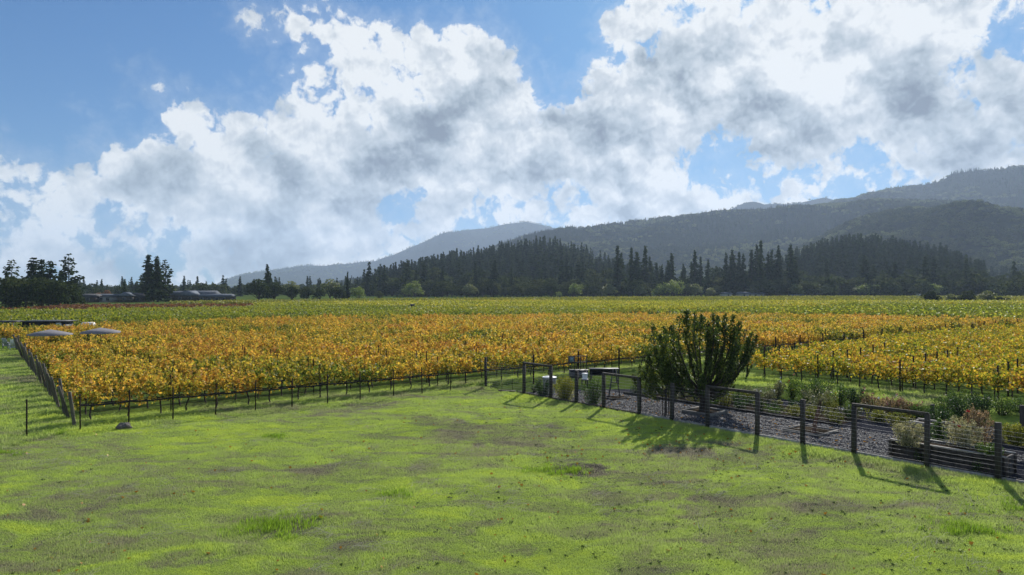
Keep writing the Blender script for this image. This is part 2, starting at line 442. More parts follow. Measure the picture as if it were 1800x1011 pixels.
def lawn_color(n, pos):
    """patchy winter lawn, shared by the soil sheet and by the blades that grow on it"""
    v = n.v('MULTIPLY', pos, (0.55, 1.0, 1.0))
    f = n.m('ADD', n.m('MULTIPLY', n.noise(v, 0.22, 3, 0.5, dist=0.6), 0.42), n.m('MULTIPLY', n.noise(v, 1.1, 4, 0.62, dist=0.8), 0.58))
    f = n.rng(f, 0.35, 0.67, kind='LINEAR')
    bare = n.rng(n.noise(pos, 0.10, 2, 0.5), 0.35, 0.65, -0.04, 0.18, 'LINEAR')
    f = n.m('ADD', f, bare)
    for (x, y, r, k) in BARE:                                # worn bare patches
        c = PX(x, y); dd = n.v('DISTANCE', n.v('MULTIPLY', pos, (0.8, 1.0, 0)), (float(c[0]) * 0.8, float(c[1]), 0.0))
        dd = n.m('ADD', dd, n.m('MULTIPLY', n.m('SUBTRACT', n.noise(pos, 2.2, 4, 0.65), 0.5), 1.6))
        f = n.m('SUBTRACT', f, n.m('MULTIPLY', n.rng(dd, r, r * 0.45), k))
    return n.m('MAXIMUM', f, 0.0, clamp=True)


def make_lawn_mats():
    m, n, out = new_mat('lawn_ground')
    pos = n.new('ShaderNodeNewGeometry').outputs['Position']
    f = lawn_color(n, pos)
    fine = n.m('MULTIPLY', n.m('SUBTRACT', n.noise(pos, 14.0, 5, 0.75), 0.5), 0.9)
    c = n.ramp(n.m('ADD', f, fine, clamp=True), LAWN_STOPS)
    c = n.v('MULTIPLY', c, n.ramp(n.rng(n.noise(pos, 30.0, 3, 0.7), 0.3, 0.7), [(0, (0.62, 0.62, 0.62)), (1, (1.25, 1.25, 1.2))]))
    p = n.new('ShaderNodeBsdfDiffuse'); n.put(p.inputs['Color'], c); p.inputs['Roughness'].default_value = 0.5
    b = n.new('ShaderNodeBump'); b.inputs['Strength'].default_value = 0.9; b.inputs['Distance'].default_value = 0.05
    n.put(b.inputs['Height'], n.m('ADD', n.noise(pos, 9.0, 6, 0.7), n.m('MULTIPLY', n.noise(pos, 1.6, 3, 0.5), 1.5))); n.put(p.inputs['Normal'], b.outputs[0])
    n.t.links.new(p.outputs[0], out.inputs[0])
    g, n, out = new_mat('grass_blade')
    geo = n.new('ShaderNodeNewGeometry')
    f = lawn_color(n, geo.outputs['Position'])
    f = n.m('ADD', f, n.m('MULTIPLY', n.m('SUBTRACT', geo.outputs['Random Per Island'], 0.45), 0.35), clamp=True)
    c = n.ramp(f, [(0.0, (0.30, 0.275, 0.205)), (0.25, (0.34, 0.335, 0.19)), (0.45, (0.37, 0.44, 0.155)), (0.75, (0.45, 0.57, 0.13)), (1.0, (0.54, 0.63, 0.11))])
    d = n.new('ShaderNodeBsdfDiffuse'); n.put(d.inputs[0], c)
    tr = n.new('ShaderNodeBsdfTranslucent'); n.put(tr.inputs[0], c)
    mx = n.new('ShaderNodeMixShader'); mx.inputs[0].default_value = 0.5
    n.t.links.new(d.outputs[0], mx.inputs[1]); n.t.links.new(tr.outputs[0], mx.inputs[2]); n.t.links.new(mx.outputs[0], out.inputs[0])
    return m, g


MAT = {}
MAT['lawn'], MAT['blade'] = make_lawn_mats()
MAT['field'] = ground_mat('field_grass', [(0, (0.09, 0.08, 0.05)), (0.35, (0.09, 0.12, 0.035)), (0.7, (0.12, 0.18, 0.035)), (1, (0.17, 0.23, 0.045))], scales=(0.15, 1.4, 9.0), weights=(0.35, 0.35, 0.3), bump=0.8)
MAT['gravel'] = ground_mat('dark_gravel', [(0, (0.018, 0.018, 0.023)), (0.5, (0.045, 0.046, 0.056)), (0.8, (0.09, 0.09, 0.105)), (1, (0.26, 0.26, 0.28))], scales=(0.6, 9.0, 28.0), weights=(0.25, 0.35, 0.5), contrast=(0.33, 0.66), bump=1.0, bscale=26, bdist=0.05)
MAT['mulch'] = ground_mat('bed_soil', [(0, (0.03, 0.025, 0.018)), (0.6, (0.07, 0.055, 0.04)), (1, (0.16, 0.13, 0.10))], scales=(1, 8, 30), bump=0.8, bscale=20)
MAT['hill'] = ground_mat('hill_scrub', [(0, (0.014, 0.020, 0.010)), (0.5, (0.024, 0.032, 0.015)), (0.8, (0.042, 0.050, 0.022)), (1, (0.10, 0.10, 0.045))], scales=(0.004, 0.02, 0.09), weights=(0.4, 0.35, 0.25), bump=1.0, bscale=0.06, bdist=6.0, contrast=(0.36, 0.68))
MAT['clearing'] = ground_mat('hillside_vines', [(0, (0.13, 0.15, 0.03)), (1, (0.33, 0.30, 0.07))], scales=(0.05, 0.3, 2), stretch=(1, 0.3, 1))

GR = [(0.0, (0.13, 0.22, 0.02)), (0.3, (0.28, 0.34, 0.03)), (0.55, (0.55, 0.42, 0.035)), (0.8, (0.62, 0.30, 0.03)), (1.0, (0.50, 0.15, 0.02))]
MAT['vine_orange'] = leaf_mat('autumn_vine_leaf', [(0.0, (0.10, 0.15, 0.025)), (0.22, (0.23, 0.25, 0.04)), (0.40, (0.46, 0.37, 0.055)), (0.62, (0.65, 0.43, 0.075)), (0.87, (0.60, 0.33, 0.07)), (1.0, (0.42, 0.20, 0.06))], 0.13, 0.85, 0.65, 0.5, inst=0.30, val=0.42, spec=0.15)
MAT['vine_yellow'] = leaf_mat('yellow_vine_leaf', [(0.0, (0.11, 0.17, 0.02)), (0.3, (0.25, 0.28, 0.03)), (0.55, (0.52, 0.42, 0.05)), (0.85, (0.60, 0.35, 0.05)), (1.0, (0.36, 0.18, 0.05))], 0.3, 0.55, 0.8, 0.5, inst=0.2)
MAT['vine_green'] = leaf_mat('green_vine_leaf', [(0.0, (0.09, 0.14, 0.02)), (0.4, (0.19, 0.235, 0.03)), (0.75, (0.33, 0.33, 0.04)), (1.0, (0.48, 0.38, 0.05))], 0.05, 0.5, 0.6, 0.5)
MAT['vine_lime'] = leaf_mat('lime_vine_leaf', [(0.0, (0.13, 0.18, 0.025)), (0.4, (0.27, 0.29, 0.04)), (0.75, (0.42, 0.38, 0.05)), (1.0, (0.48, 0.32, 0.05))], 0.03, 0.6, 0.5, 0.5)
MAT['vine_olive'] = leaf_mat('olive_vine_leaf', [(0.0, (0.12, 0.15, 0.03)), (0.4, (0.21, 0.23, 0.045)), (0.75, (0.30, 0.29, 0.055)), (1.0, (0.34, 0.26, 0.06))], 0.02, 0.6, 0.4, 0.4)
MAT['vine_brown'] = leaf_mat('russet_vine_leaf', [(0.0, (0.10, 0.045, 0.02)), (0.5, (0.18, 0.075, 0.035)), (1.0, (0.26, 0.14, 0.05))], 0.05, 0.4, 0.6, 0.35)
MAT['bark'] = solid_mat('bark', (0.075, 0.058, 0.045), (0.028, 0.022, 0.018), 9, 0.9, 0.6, (1, 1, 0.25))
MAT['vine_wood'] = solid_mat('vine_bark', (0.055, 0.042, 0.032), (0.02, 0.016, 0.012), 14, 0.95, 0.7, (1, 1, 0.2))
MAT['conifer'] = leaf_mat('conifer_needles', [(0, (0.018, 0.032, 0.014)), (0.5, (0.030, 0.050, 0.020)), (1, (0.055, 0.078, 0.028))], 0.02, 0.3, 0.7, 0.2, val=0.3, inst=0.5, spec=0.03, rough=0.9)
MAT['oak'] = leaf_mat('oak_leaves', [(0, (0.030, 0.045, 0.018)), (0.5, (0.050, 0.070, 0.026)), (1, (0.090, 0.105, 0.040))], 0.015, 0.5, 0.5, 0.25, val=0.3, inst=0.6, spec=0.03, rough=0.9)
MAT['pale_oak'] = leaf_mat('pale_leaves', [(0, (0.10, 0.13, 0.05)), (0.5, (0.15, 0.18, 0.06)), (1, (0.22, 0.22, 0.09))], 0.05, 0.3, 0.6, 0.35)
MAT['pale_far'] = leaf_mat('pale_far_leaves', [(0, (0.08, 0.11, 0.045)), (0.5, (0.12, 0.15, 0.06)), (1, (0.19, 0.20, 0.085))], 0.02, 0.4, 0.5, 0.35, inst=0.4, spec=0.03, rough=0.9)
MAT['willow'] = leaf_mat('willow_leaves', [(0, (0.09, 0.14, 0.03)), (0.6, (0.16, 0.22, 0.045)), (1, (0.25, 0.26, 0.06))], 0.05, 0.3, 0.6, 0.4)
MAT['fruit_leaf'] = leaf_mat('glossy_tree_leaf', [(0, (0.028, 0.050, 0.014)), (0.5, (0.062, 0.098, 0.022)), (0.85, (0.14, 0.18, 0.035)), (1, (0.26, 0.23, 0.05))], 0.8, 0.4, 0.7, 0.42, rough=0.5, spec=0.3)
MAT['fruit_leaf2'] = leaf_mat('young_tree_leaf', [(0, (0.035, 0.055, 0.015)), (0.5, (0.08, 0.12, 0.025)), (1, (0.20, 0.20, 0.04))], 0.8, 0.4, 0.7, 0.45, rough=0.45)
MAT['post'] = solid_mat('dark_timber', (0.075, 0.062, 0.052), (0.030, 0.026, 0.024), 8, 0.85, 0.5, (1, 1, 0.12))
MAT['endpost'] = solid_mat('weathered_round_post', (0.16, 0.14, 0.11), (0.07, 0.062, 0.05), 8, 0.9, 0.5, (1, 1, 0.15))
MAT['board'] = solid_mat('grey_board', (0.22, 0.21, 0.19), (0.11, 0.10, 0.09), 6, 0.85, 0.4, (0.15, 1, 1))
MAT['steel'] = solid_mat('rusty_steel', (0.045, 0.032, 0.026), (0.020, 0.016, 0.014), 12, 0.95, 0.3, spec=0.05)
MAT['wire'] = solid_mat('galvanised_wire', (0.30, 0.30, 0.31), (0.18, 0.18, 0.185), 3, 0.6, 0.0, metal=0.3)
MAT['hose'] = solid_mat('black_hose', (0.02, 0.02, 0.02), (0.035, 0.033, 0.03), 3, 0.95, 0.0, spec=0.03)
MAT['rock'] = solid_mat('grey_boulder', (0.17, 0.15, 0.125), (0.08, 0.07, 0.06), 5, 0.9, 0.8)

# ------------------------------------------------------------------ haze: one closed box of even air
HZB = 6900.0
m, n, out = new_mat('thin_haze')
pv = n.new('ShaderNodeVolumePrincipled'); pv.inputs['Color'].default_value = (0.60, 0.76, 1.0, 1)
pv.inputs['Density'].default_value = 0.00012; pv.inputs['Anisotropy'].default_value = 0.25
n.t.links.new(pv.outputs[0], out.inputs['Volume'])
hz = obj('haze', MB().box((0, 0, 0), (2, 2, 2)).mesh('haze', m)); tag(hz, 'thin blue haze that fills the air of the whole valley', 'haze', None, 'stuff')
hz.scale = (HZB, HZB, (620 + 1) / 2); hz.location = (0, 0, (620 - 1) / 2)

# ------------------------------------------------------------------ ground sheets
def disc(name, R, z, mat, seg=96):
    mb = MB(); rings = [0.0, 20, 60, 200, 700, 2000, R]
    an = np.linspace(0, 2 * math.pi, seg, endpoint=False)
    V = [[0, 0, z]]; F3 = []; F4 = []
    for r in rings[1:]: V += [[r * math.cos(a), r * math.sin(a), z] for a in an]
    for j in range(seg): F3.append([0, 1 + j, 1 + (j + 1) % seg])
    for k in range(len(rings) - 2):
        o1 = 1 + k * seg; o2 = o1 + seg
        for j in range(seg): F4.append([o1 + j, o2 + j, o2 + (j + 1) % seg, o1 + (j + 1) % seg])
    mb.add(V, F3); mb.F.append(np.array(F4)); mb.M.append(np.zeros(len(F4)))
    return tag(obj(name, mb.mesh(name, mat)), kind='structure')


def grid_sheet(name, poly, z0, mat, step, amp=0.0, fs=0.25, kind='structure'):
    """a sheet that covers the polygon, cut into cells, softly uneven"""
    poly = np.array(poly); x0, y0 = poly.min(0); x1, y1 = poly.max(0)
    import bmesh
    bm = bmesh.new()
    f = bm.faces.new([bm.verts.new((p[0], p[1], z0)) for p in poly])
    for ax, a, b in ((0, x0, x1), (1, y0, y1)):
        k = a + step
        while k < b:
            co = (k, 0, 0) if ax == 0 else (0, k, 0); no = (1, 0, 0) if ax == 0 else (0, 1, 0)
            bmesh.ops.bisect_plane(bm, geom=bm.verts[:] + bm.edges[:] + bm.faces[:], plane_co=co, plane_no=no)
            k += step
    if amp:
        from mathutils import noise as mn
        for v in bm.verts: v.co.z = z0 + amp * max(0.0, 0.5 + 0.5 * mn.noise(Vector((v.co.x * fs, v.co.y * fs, 1.3))) * 1.6)
    for fc in bm.faces: fc.smooth = True
    me = bpy.data.meshes.new(name); bm.to_mesh(me); bm.free(); me.materials.append(mat)
    return tag(obj(name, me), kind=kind)


disc('ground', 6700.0, 0.0, MAT['field'])

# ------------------------------------------------------------------ hills (real heightfield)
from mathutils import noise as mnoise


def ridge(pts, R, wf, wb, tree, base=0.0):
    xs = np.array([p[0] for p in pts], float); ys = np.array([p[1] for p in pts], float)
    az = np.arctan((xs - 900) / FPX)
    # true crest height at distance R for each bearing (minus the trees that stand on it)
    el = (HZ - ys) / FPX * np.cos(az)
    hc = np.maximum(H + R * el - tree, base)
    return dict(az=az, h=hc, R=R, wf=wf, wb=wb)


RIDGES = [
    # far blue mountain
    ridge([(-400,520),(380,500),(400,488),(430,479),(470,473),(500,470),(540,464),(570,465),(620,462),(660,458),(700,444),(740,428),(780,409),(810,404),(850,400),(890,391),(925,387),(960,395),(985,403),(1030,408),(1100,420),(1300,440),(1500,470),(2200,500)], 5000, 1400, 1100, 9),
    # hazy crest behind the right hand ridge
    ridge([(1000,500),(1180,400),(1260,374),(1300,366),(1350,360),(1400,355),(1450,344),(1470,350),(1500,356),(1560,372),(1700,420),(1900,480)], 4200, 1200, 900, 9),
    # middle wooded ridge
    ridge([(500,505),(700,470),(850,445),(940,420),(990,407),(1040,399),(1090,389),(1150,381),(1200,376),(1270,370),(1330,366),(1400,362),(1480,357),(1540,352),(1620,357),(1700,365),(1850,375),(2300,400)], 2300, 1250, 800, 12),
    # high ridge at the right
    ridge([(1200,470),(1400,385),(1470,356),(1500,352),(1540,336),(1560,328),(1600,325),(1650,318),(1675,305),(1700,300),(1750,297),(1800,291),(1900,278),(2000,268),(2400,262)], 3100, 1400, 1000, 12),
    # nearer shoulder at the right
    ridge([(1200,500),(1350,455),(1450,420),(1520,390),(1600,365),(1660,355),(1720,352),(1760,368),(1800,372),(1900,372),(2300,400)], 1700, 850, 300, 12),
    # low rise behind the wood, left to right
    ridge([(200,505),(290,500),(320,495),(380,492),(430,490),(520,488),(560,486),(640,485),(700,478),(800,470),(900,480),(1000,490),(1200,495),(2200,498)], 1150, 420, 300, 22),
    # conifer covered knoll in the centre
    ridge([(560,505),(640,496),(700,480),(760,462),(800,452),(870,444),(930,430),(985,430),(1020,440),(1060,460),(1110,480),(1180,500),(1250,505)], 760, 260, 200, 17),
    # conifer covered knoll at the right
    ridge([(1290,505),(1360,480),(1395,447),(1440,432),(1500,425),(1545,428),(1600,440),(1660,450),(1695,465),(1740,490),(1800,503)], 800, 260, 200, 17),
]


def sstep(t): t = np.clip(t, 0, 1); return t * t * (3 - 2 * t)


def vnoise(x, y, s, seed=0):
    """cheap smooth value noise on arrays"""
    X = x / s + seed * 17.3; Y = y / s - seed * 9.1
    xi = np.floor(X).astype(np.int64); yi = np.floor(Y).astype(np.int64); fx = X - xi; fy = Y - yi
    fx = fx * fx * (3 - 2 * fx); fy = fy * fy * (3 - 2 * fy)
    def hsh(a, b):
        h = (a * 374761393 + b * 668265263 + seed * 1013) & 0xffffffff
        h = ((h ^ (h >> 13)) * 1274126177) & 0xffffffff
        return ((h ^ (h >> 16)) & 0xffff) / 65535.0
    return (hsh(xi, yi) * (1 - fx) + hsh(xi + 1, yi) * fx) * (1 - fy) + (hsh(xi, yi + 1) * (1 - fx) + hsh(xi + 1, yi + 1) * fx) * fy


def terrain(x, y):
    az = np.arctan2(x, y); r = np.hypot(x, y)
    z = np.zeros_like(r)
    for i, q in enumerate(RIDGES):
        hc = np.interp(az, q['az'], q['h'], left=0.0)
        R = q['R'] * (1 + 0.0 * az)
        t = r - R
        bump = np.where(t < 0, sstep(1 + t / q['wf']), sstep(1 - t / q['wb']))
        # gullies and spurs, fading out at the crest so that the skyline stays
        g = (vnoise(x, y, q['wf'] * 0.30, i + 1) - 0.5) * 0.50 + (vnoise(x, y, q['wf'] * 0.11, i + 9) - 0.5) * 0.22
        fade = np.clip(np.abs(t) / (q['wf'] * 0.35), 0, 1)
        z = np.maximum(z, hc * bump * (1 + g * fade))
    return z


def build_hills():
    na, nr = 620, 150
    az = np.radians(np.linspace(-58, 58, na)); r = 480 * (6650 / 480) ** (np.linspace(0, 1, nr))
    A, R = np.meshgrid(az, r, indexing='ij'); X = R * np.sin(A); Y = R * np.cos(A)
    Z = terrain(X, Y) + 0.02
    V = np.stack([X, Y, Z], -1).reshape(-1, 3)
    i = np.arange(na - 1)[:, None] * nr; j = np.arange(nr - 1)[None]
    F = np.stack([i + j, i + nr + j, i + nr + j + 1, i + j + 1], -1).reshape(-1, 4)
    zf = V[F][:, :, 2].max(1); F = F[zf > 0.5]
    # the far side fades out of sight: keep it, the ridges need their backs
    me = MB().add(V, F).mesh('hills', MAT['hill'], True)
    return tag(obj('hills', me), kind='structure'), Z.max()


hills, ZMAX = build_hills()
top = ZMAX + 45
hz.scale = (HZB, HZB, (top + 1) / 2); hz.location = (0, 0, (top - 1) / 2)


# ------------------------------------------------------------------ tree meshes (height 1, scaled on placing)
def conifer(seed, R=0.17, z0=0.08, levels=26, per=7, droop=0.25, gap=0.0, power=0.8, spray=0.05, clump=False, sprays=5):
    rg = np.random.default_rng(seed); C = []; SZ = []; TP = []
    tr = MB(); bend = rg.normal(size=2) * 0.012
    P = [(bend[0] * t * t, bend[1] * t * t, t) for t in np.linspace(0, 0.97, 7)]
    tr.tube(P, 0.016 * (1 - np.linspace(0, 0.92, 7)), 6)
    for lv in range(levels):
        t = z0 + (0.99 - z0) * lv / levels + rg.uniform(-.01, .01)
        lob = 1 - 0.5 * rg.random()
        for b in range(per):
            if rg.random() < gap: continue
            a = rg.uniform(0, 2 * math.pi)
            prof = (1 - t) ** power * (0.75 + 0.25 * min(1, (t - z0) / 0.15 + 0.3))
            L = (R * prof + 0.01) * lob * rg.uniform(0.6, 1.15)
            d = np.array([math.cos(a), math.sin(a), 0.0])
            ns = max(2, int(sprays * L / R + 1.5))
            for k in range(ns):
                u = (k + rg.uniform(0.3, 1)) / ns
                if clump and u < 0.45: continue
                p = np.array([bend[0] * t * t, bend[1] * t * t, t]) + d * L * u + np.array([0, 0, (0.10 - droop) * L * u * u + rg.normal() * 0.006])
                C.append(p + rg.normal(size=3) * 0.008); SZ.append(spray * (1.15 - 0.35 * u) * rg.uniform(0.7, 1.3) * (0.45 + 0.75 * (1 - t)))
                TP.append(d * 1.3 + np.array([0, 0, -0.5]))
            if L > 0.06:
                c0 = np.array([0, 0, t]); tr.tube([c0, c0 + d * L * 0.8 + np.array([0, 0, (0.08 - droop) * L * 0.6])], [0.004, 0.0015], 3, cap=False)
    C = np.array(C); SZ = np.array(SZ); TP = np.array(TP)
    Q = leaves(C, SZ, TP, 0.45, wide=0.75, fold=-0.12, rng=rg)
    return tr.mesh('trunk', MAT['bark']), Q


def crown_mesh(Q, mat, name='crown'): return MB().quads(Q).mesh(name, mat)


def broadleaf(seed, W=0.42, z0=0.10, n=1500, lobes=11, size=0.045, flat=0.8):
    rg = np.random.default_rng(seed); tr = MB(); Q = []
    L = []
    for k in range(lobes):
        a = rg.uniform(0, 2 * math.pi); rr = W * 0.62 * math.sqrt(rg.random())
        zz = rg.uniform(z0 + 0.2, 0.80) * (1 - 0.35 * rr / W)
        rad = rg.uniform(0.14, 0.24) * (W / 0.42) ** 0.5
        L.append((np.array([rr * math.cos(a), rr * math.sin(a), min(zz, 1 - rad * flat)]), rad))
    L.append((np.array([0, 0, 0.74]), 0.24)); L.append((np.array([0, 0, 0.45]), W * 0.6))
    tot = sum(l[1] ** 2 for l in L); out = []
    for c, rad in L:
        m = int(n * rad ** 2 / tot) + 4
        d = unit(rg.normal(size=(m, 3))); d[:, 2] = np.where(d[:, 2] < -0.5, -d[:, 2], d[:, 2])
        q = rad * (0.72 + 0.36 * rg.random(m)) * (1 + 0.18 * np.sin(d[:, 0] * 7 + seed) * np.sin(d[:, 1] * 6) )
        out.append(c + d * q[:, None] * np.array([1, 1, flat]))
        tr.tube([(0, 0, z0 * 0.8), (c * np.array([.5, .5, 0.6])), c], [0.018, 0.011, 0.004], 4, cap=False)
    C = np.concatenate(out); C = C[C[:, 2] > z0 * 0.6]
    tr.tube([(0, 0, -0.01), (0.004, 0, z0), (0, 0, 0.4)], [0.03, 0.022, 0.012], 7)
    Q = leaves(C, size * rg.uniform(0.6, 1.5, len(C)), (0, 0, -0.2), 1.0, wide=1.0, fold=0.2, rng=rg)
    return tr.mesh('trunk', MAT['bark']), Q


CON = {}
for key, kw in dict(
    redwood=[dict(seed=s, R=0.19, levels=30, per=9, droop=0.32, spray=0.078, power=0.85, sprays=5, gap=0.15) for s in (1, 2, 3, 4)],
    fir=[dict(seed=s, R=0.24, levels=28, per=13, droop=0.28, spray=0.085, power=0.8, sprays=6, gap=0.05) for s in (11, 12, 13)],
    cedar=[dict(seed=s, R=0.30, levels=16, per=14, droop=0.0, spray=0.095, power=0.62, sprays=7, gap=0.12, z0=0.12) for s in (21, 22, 23)],
    pine=[dict(seed=s, R=0.29, levels=19, per=10, droop=-0.05, spray=0.10, power=0.55, sprays=7, gap=0.2, z0=0.2, clump=True) for s in (31, 32, 33)],
    narrow=[dict(seed=s, R=0.24, levels=26, per=12, droop=0.1, spray=0.075, power=0.8, sprays=5, z0=0.02) for s in (41,)],
).items():
    CON[key] = []
    for q in kw:
        t_, Q_ = conifer(**q); CON[key].append((t_, crown_mesh(Q_, MAT['conifer'])))
BRO = {}
for key, seeds, kw, mt in (('oak', (1, 2, 3, 4), dict(W=0.52, n=1700, size=0.058), 'oak'), ('round', (5, 6, 7), dict(W=0.48, z0=0.02, n=1500, size=0.06, lobes=8), 'oak'),
                           ('pale', (8,), dict(W=0.50, n=1300, size=0.055), 'pale_oak'), ('willow', (9, 10), dict(W=0.62, z0=0.04, n=1500, size=0.05, lobes=12), 'willow'),
                           ('low', (12, 13), dict(W=0.75, z0=0.02, n=1300, size=0.07, lobes=9, flat=0.9), 'oak')):
    BRO[key] = []
    for s_ in seeds:
        t_, Q_ = broadleaf(s_, **kw); BRO[key].append((t_, crown_mesh(Q_, MAT[mt])))

KINDW = {'redwood': 'redwood_tree', 'fir': 'fir_tree', 'cedar': 'cedar_tree', 'pine': 'pine_tree', 'narrow': 'cypress_tree', 'oak': 'oak_tree', 'round': 'round_tree', 'pale': 'pale_tree', 'willow': 'willow_tree', 'low': 'oak_tree'}


def tree(kind, x, top, base=None, Z=None, label='', group=None, wx=1.0, var=None, ground=0.0, cat='tree', mat=None):
    """a tree whose foot stands where the photograph shows it and whose tip reaches the row 'top'"""
    if Z is None: Z = FPX * H / (base - HZ)
    X = (x - 900) / FPX * Z; hgt = (H + (HZ - top) / FPX * Z - ground) * 1.03
    lst = (CON.get(kind) or BRO.get(kind)); t_, c_ = lst[RNG.integers(len(lst)) if var is None else var % len(lst)]
    r = thing(KINDW[kind], label, cat, (X, Z, ground - 0.05), RNG.uniform(0, 6.28), group, (hgt * wx, hgt * wx, hgt))
    obj('trunk', t_, r)
    if mat:
        c_ = c_.copy(); c_.materials.clear(); c_.materials.append(MAT[mat])
    obj('crown', c_, r); return r


# trees at the left end of the valley
tree('pine', 20, 456, 541, label='sparse topped pine at the far left edge above the oak thicket', wx=0.95, var=0)
tree('cedar', 57, 452, 538, label='layered cedar, left of the three standing close together behind the thicket', var=0, wx=1.3)
tree('cedar', 74, 455, Z=205, label='slim middle cedar of the three close together at left', wx=1.0, var=1)
tree('cedar', 89, 457, Z=200, label='right hand cedar of the three close together at left', var=2, wx=1.2)
tree('pine', 121, 447, 535, label='tall open pine with bare lower trunk right of the thicket', var=1, wx=1.15)
for i, (x, t, z, lb) in enumerate([(-12, 490, 185, 'dark oak cut by the left edge of the view'), (18, 484, 178, 'broad dark oak at the left below the sparse pine'), (45, 487, 183, 'rounded dark oak under the three cedars'),
                                   (72, 486, 180, 'tall rounded oak in the middle of the left thicket'), (97, 492, 176, 'dark oak at the right end of the left thicket'), (120, 503, 182, 'low bushy tree at the foot of the tall open pine')]):
    tree('low', x, t, Z=z, label=lb, var=i, wx=0.95)
tree('narrow', 219, 491, 530, label='narrow dark cypress beside the low roofs at left', wx=0.9)
tree('fir', 263, 449, 530, label='left of the three tall dark firs near the farm buildings', var=0, wx=1.5)
tree('fir', 277, 452, Z=268, label='middle one of the three tall dark firs near the farm buildings', var=1, wx=1.4)
tree('pine', 291, 457, Z=272, label='right one of the three tall firs, more open crown', var=2, wx=1.1)
tree('fir', 471, 465, 527, label='lone dark fir rising behind a spreading oak', var=2, wx=1.0)
tree('oak', 455, 489, 529, label='spreading brown green oak in front of the lone dark fir', var=1, wx=1.25)
tree('oak', 482, 495, 528.5, label='smaller oak at the right foot of the lone dark fir', var=2, wx=1.2)
for i, (x, t, w) in enumerate([(513, 503, 1.3), (538, 504, 1.2), (562, 505, 1.1), (590, 504, 1.3), (602, 507, 1.0)]):
    tree('round', x, t, 528, label=['left end tree of the clipped dark row by the field edge', 'second rounded tree of the dark row by the field edge', 'middle rounded tree of the dark row by the field edge', 'fourth rounded tree of the dark row by the field edge', 'right end tree of the dark row by the field edge'][i], var=i, wx=w, group='rounded dark trees by the field edge')
tree('pale', 580, 489, Z=330, label='pale round crown behind the dark tree row', wx=1.1)
tree('redwood', 611, 478, 527.5, label='tall slim dark conifer right of the dark tree row', var=1, wx=0.8)
tree('willow', 631, 503, 528, label='bright green round tree beside the tall slim conifer', var=0)
tree('round', 666, 511, 526, label='low dark rounded bush right of the bright green tree', wx=1.2)
tree('pale', 512, 493, Z=360, label='greyish round tree behind the left end of the dark row', wx=1.1)
tree('round', 244, 494, Z=420, label='grey green round tree behind the farm buildings', wx=1.1)
tree('pale', 304, 507, Z=300, label='small pinkish tree beside the farm buildings', wx=1.1)
tree('pale', 188, 509, Z=300, label='small russet tree above the low roofs at left', mat='vine_brown')
tree('round', 173, 514, Z=290, label='low russet bush by the low roofs', wx=1.2, mat='vine_brown')
# conifers in front of the knoll and along the far field edge
for i, (x, t, k) in enumerate([(644, 480, 'fir'), (655, 484, 'redwood'), (747, 462, 'fir'), (716, 478, 'redwood'), (732, 474, 'fir'), (900, 470, 'redwood'), (775, 470, 'fir'), (835, 462, 'redwood'), (868, 458, 'fir'),
                               (1085, 433, 'redwood'), (1093, 446, 'redwood'), (1110, 435, 'redwood'), (1118, 444, 'fir'), (1134, 433, 'redwood'), (1146, 452, 'redwood'), (1155, 462, 'redwood'), (1165, 466, 'redwood'), (1181, 446, 'redwood'), (1174, 459, 'fir'), (1200, 465, 'fir'),
                               (1224, 441, 'redwood'), (1232, 452, 'redwood'), (1242, 457, 'redwood'), (1216, 460, 'redwood'), (1275, 445, 'redwood'), (1283, 452, 'redwood'), (1290, 440, 'redwood'), (1300, 443, 'redwood'), (1308, 446, 'redwood'), (1322, 440, 'redwood'),
                               (1331, 432, 'redwood'), (1339, 423, 'redwood'), (1349, 444, 'redwood'), (1356, 440, 'redwood'), (1366, 433, 'redwood'), (1374, 450, 'redwood'), (1388, 430, 'redwood'), (1396, 452, 'redwood'), (1025, 462, 'redwood'), (1005, 470, 'fir'), (1455, 455, 'redwood'), (1520, 450, 'fir')]):
    tree(k, x + RNG.uniform(-2, 2), t, Z=RNG.uniform(415, 440), label='tall dark conifer ' + ('at the left end of the far tree line' if x < 700 else 'below the left slope of the central knoll' if x < 880 else 'at the foot of the central knoll' if x < 1050 else 'in the cluster just right of the central knoll' if x < 1160 else 'in the thin middle cluster of the far field edge' if x < 1260 else 'in the tallest cluster left of the right hand knoll' if x < 1410 else 'in front of the right hand knoll'), var=i, group='conifers along the far field edge', wx=RNG.uniform(0.85, 1.15))
for i in range(46):
    x = RNG.uniform(690, 1840); kd = str(RNG.choice(['oak', 'oak', 'fir', 'low'])); z_ = RNG.uniform(440, 480)
    tree(kd, x, RNG.uniform(468, 490), Z=z_, label='taller dark tree standing behind the belt at the foot of the hills', group='taller trees behind the belt', wx=RNG.uniform(0.9, 1.2) if kd == 'fir' else RNG.uniform(0.8, 1.05), var=i)
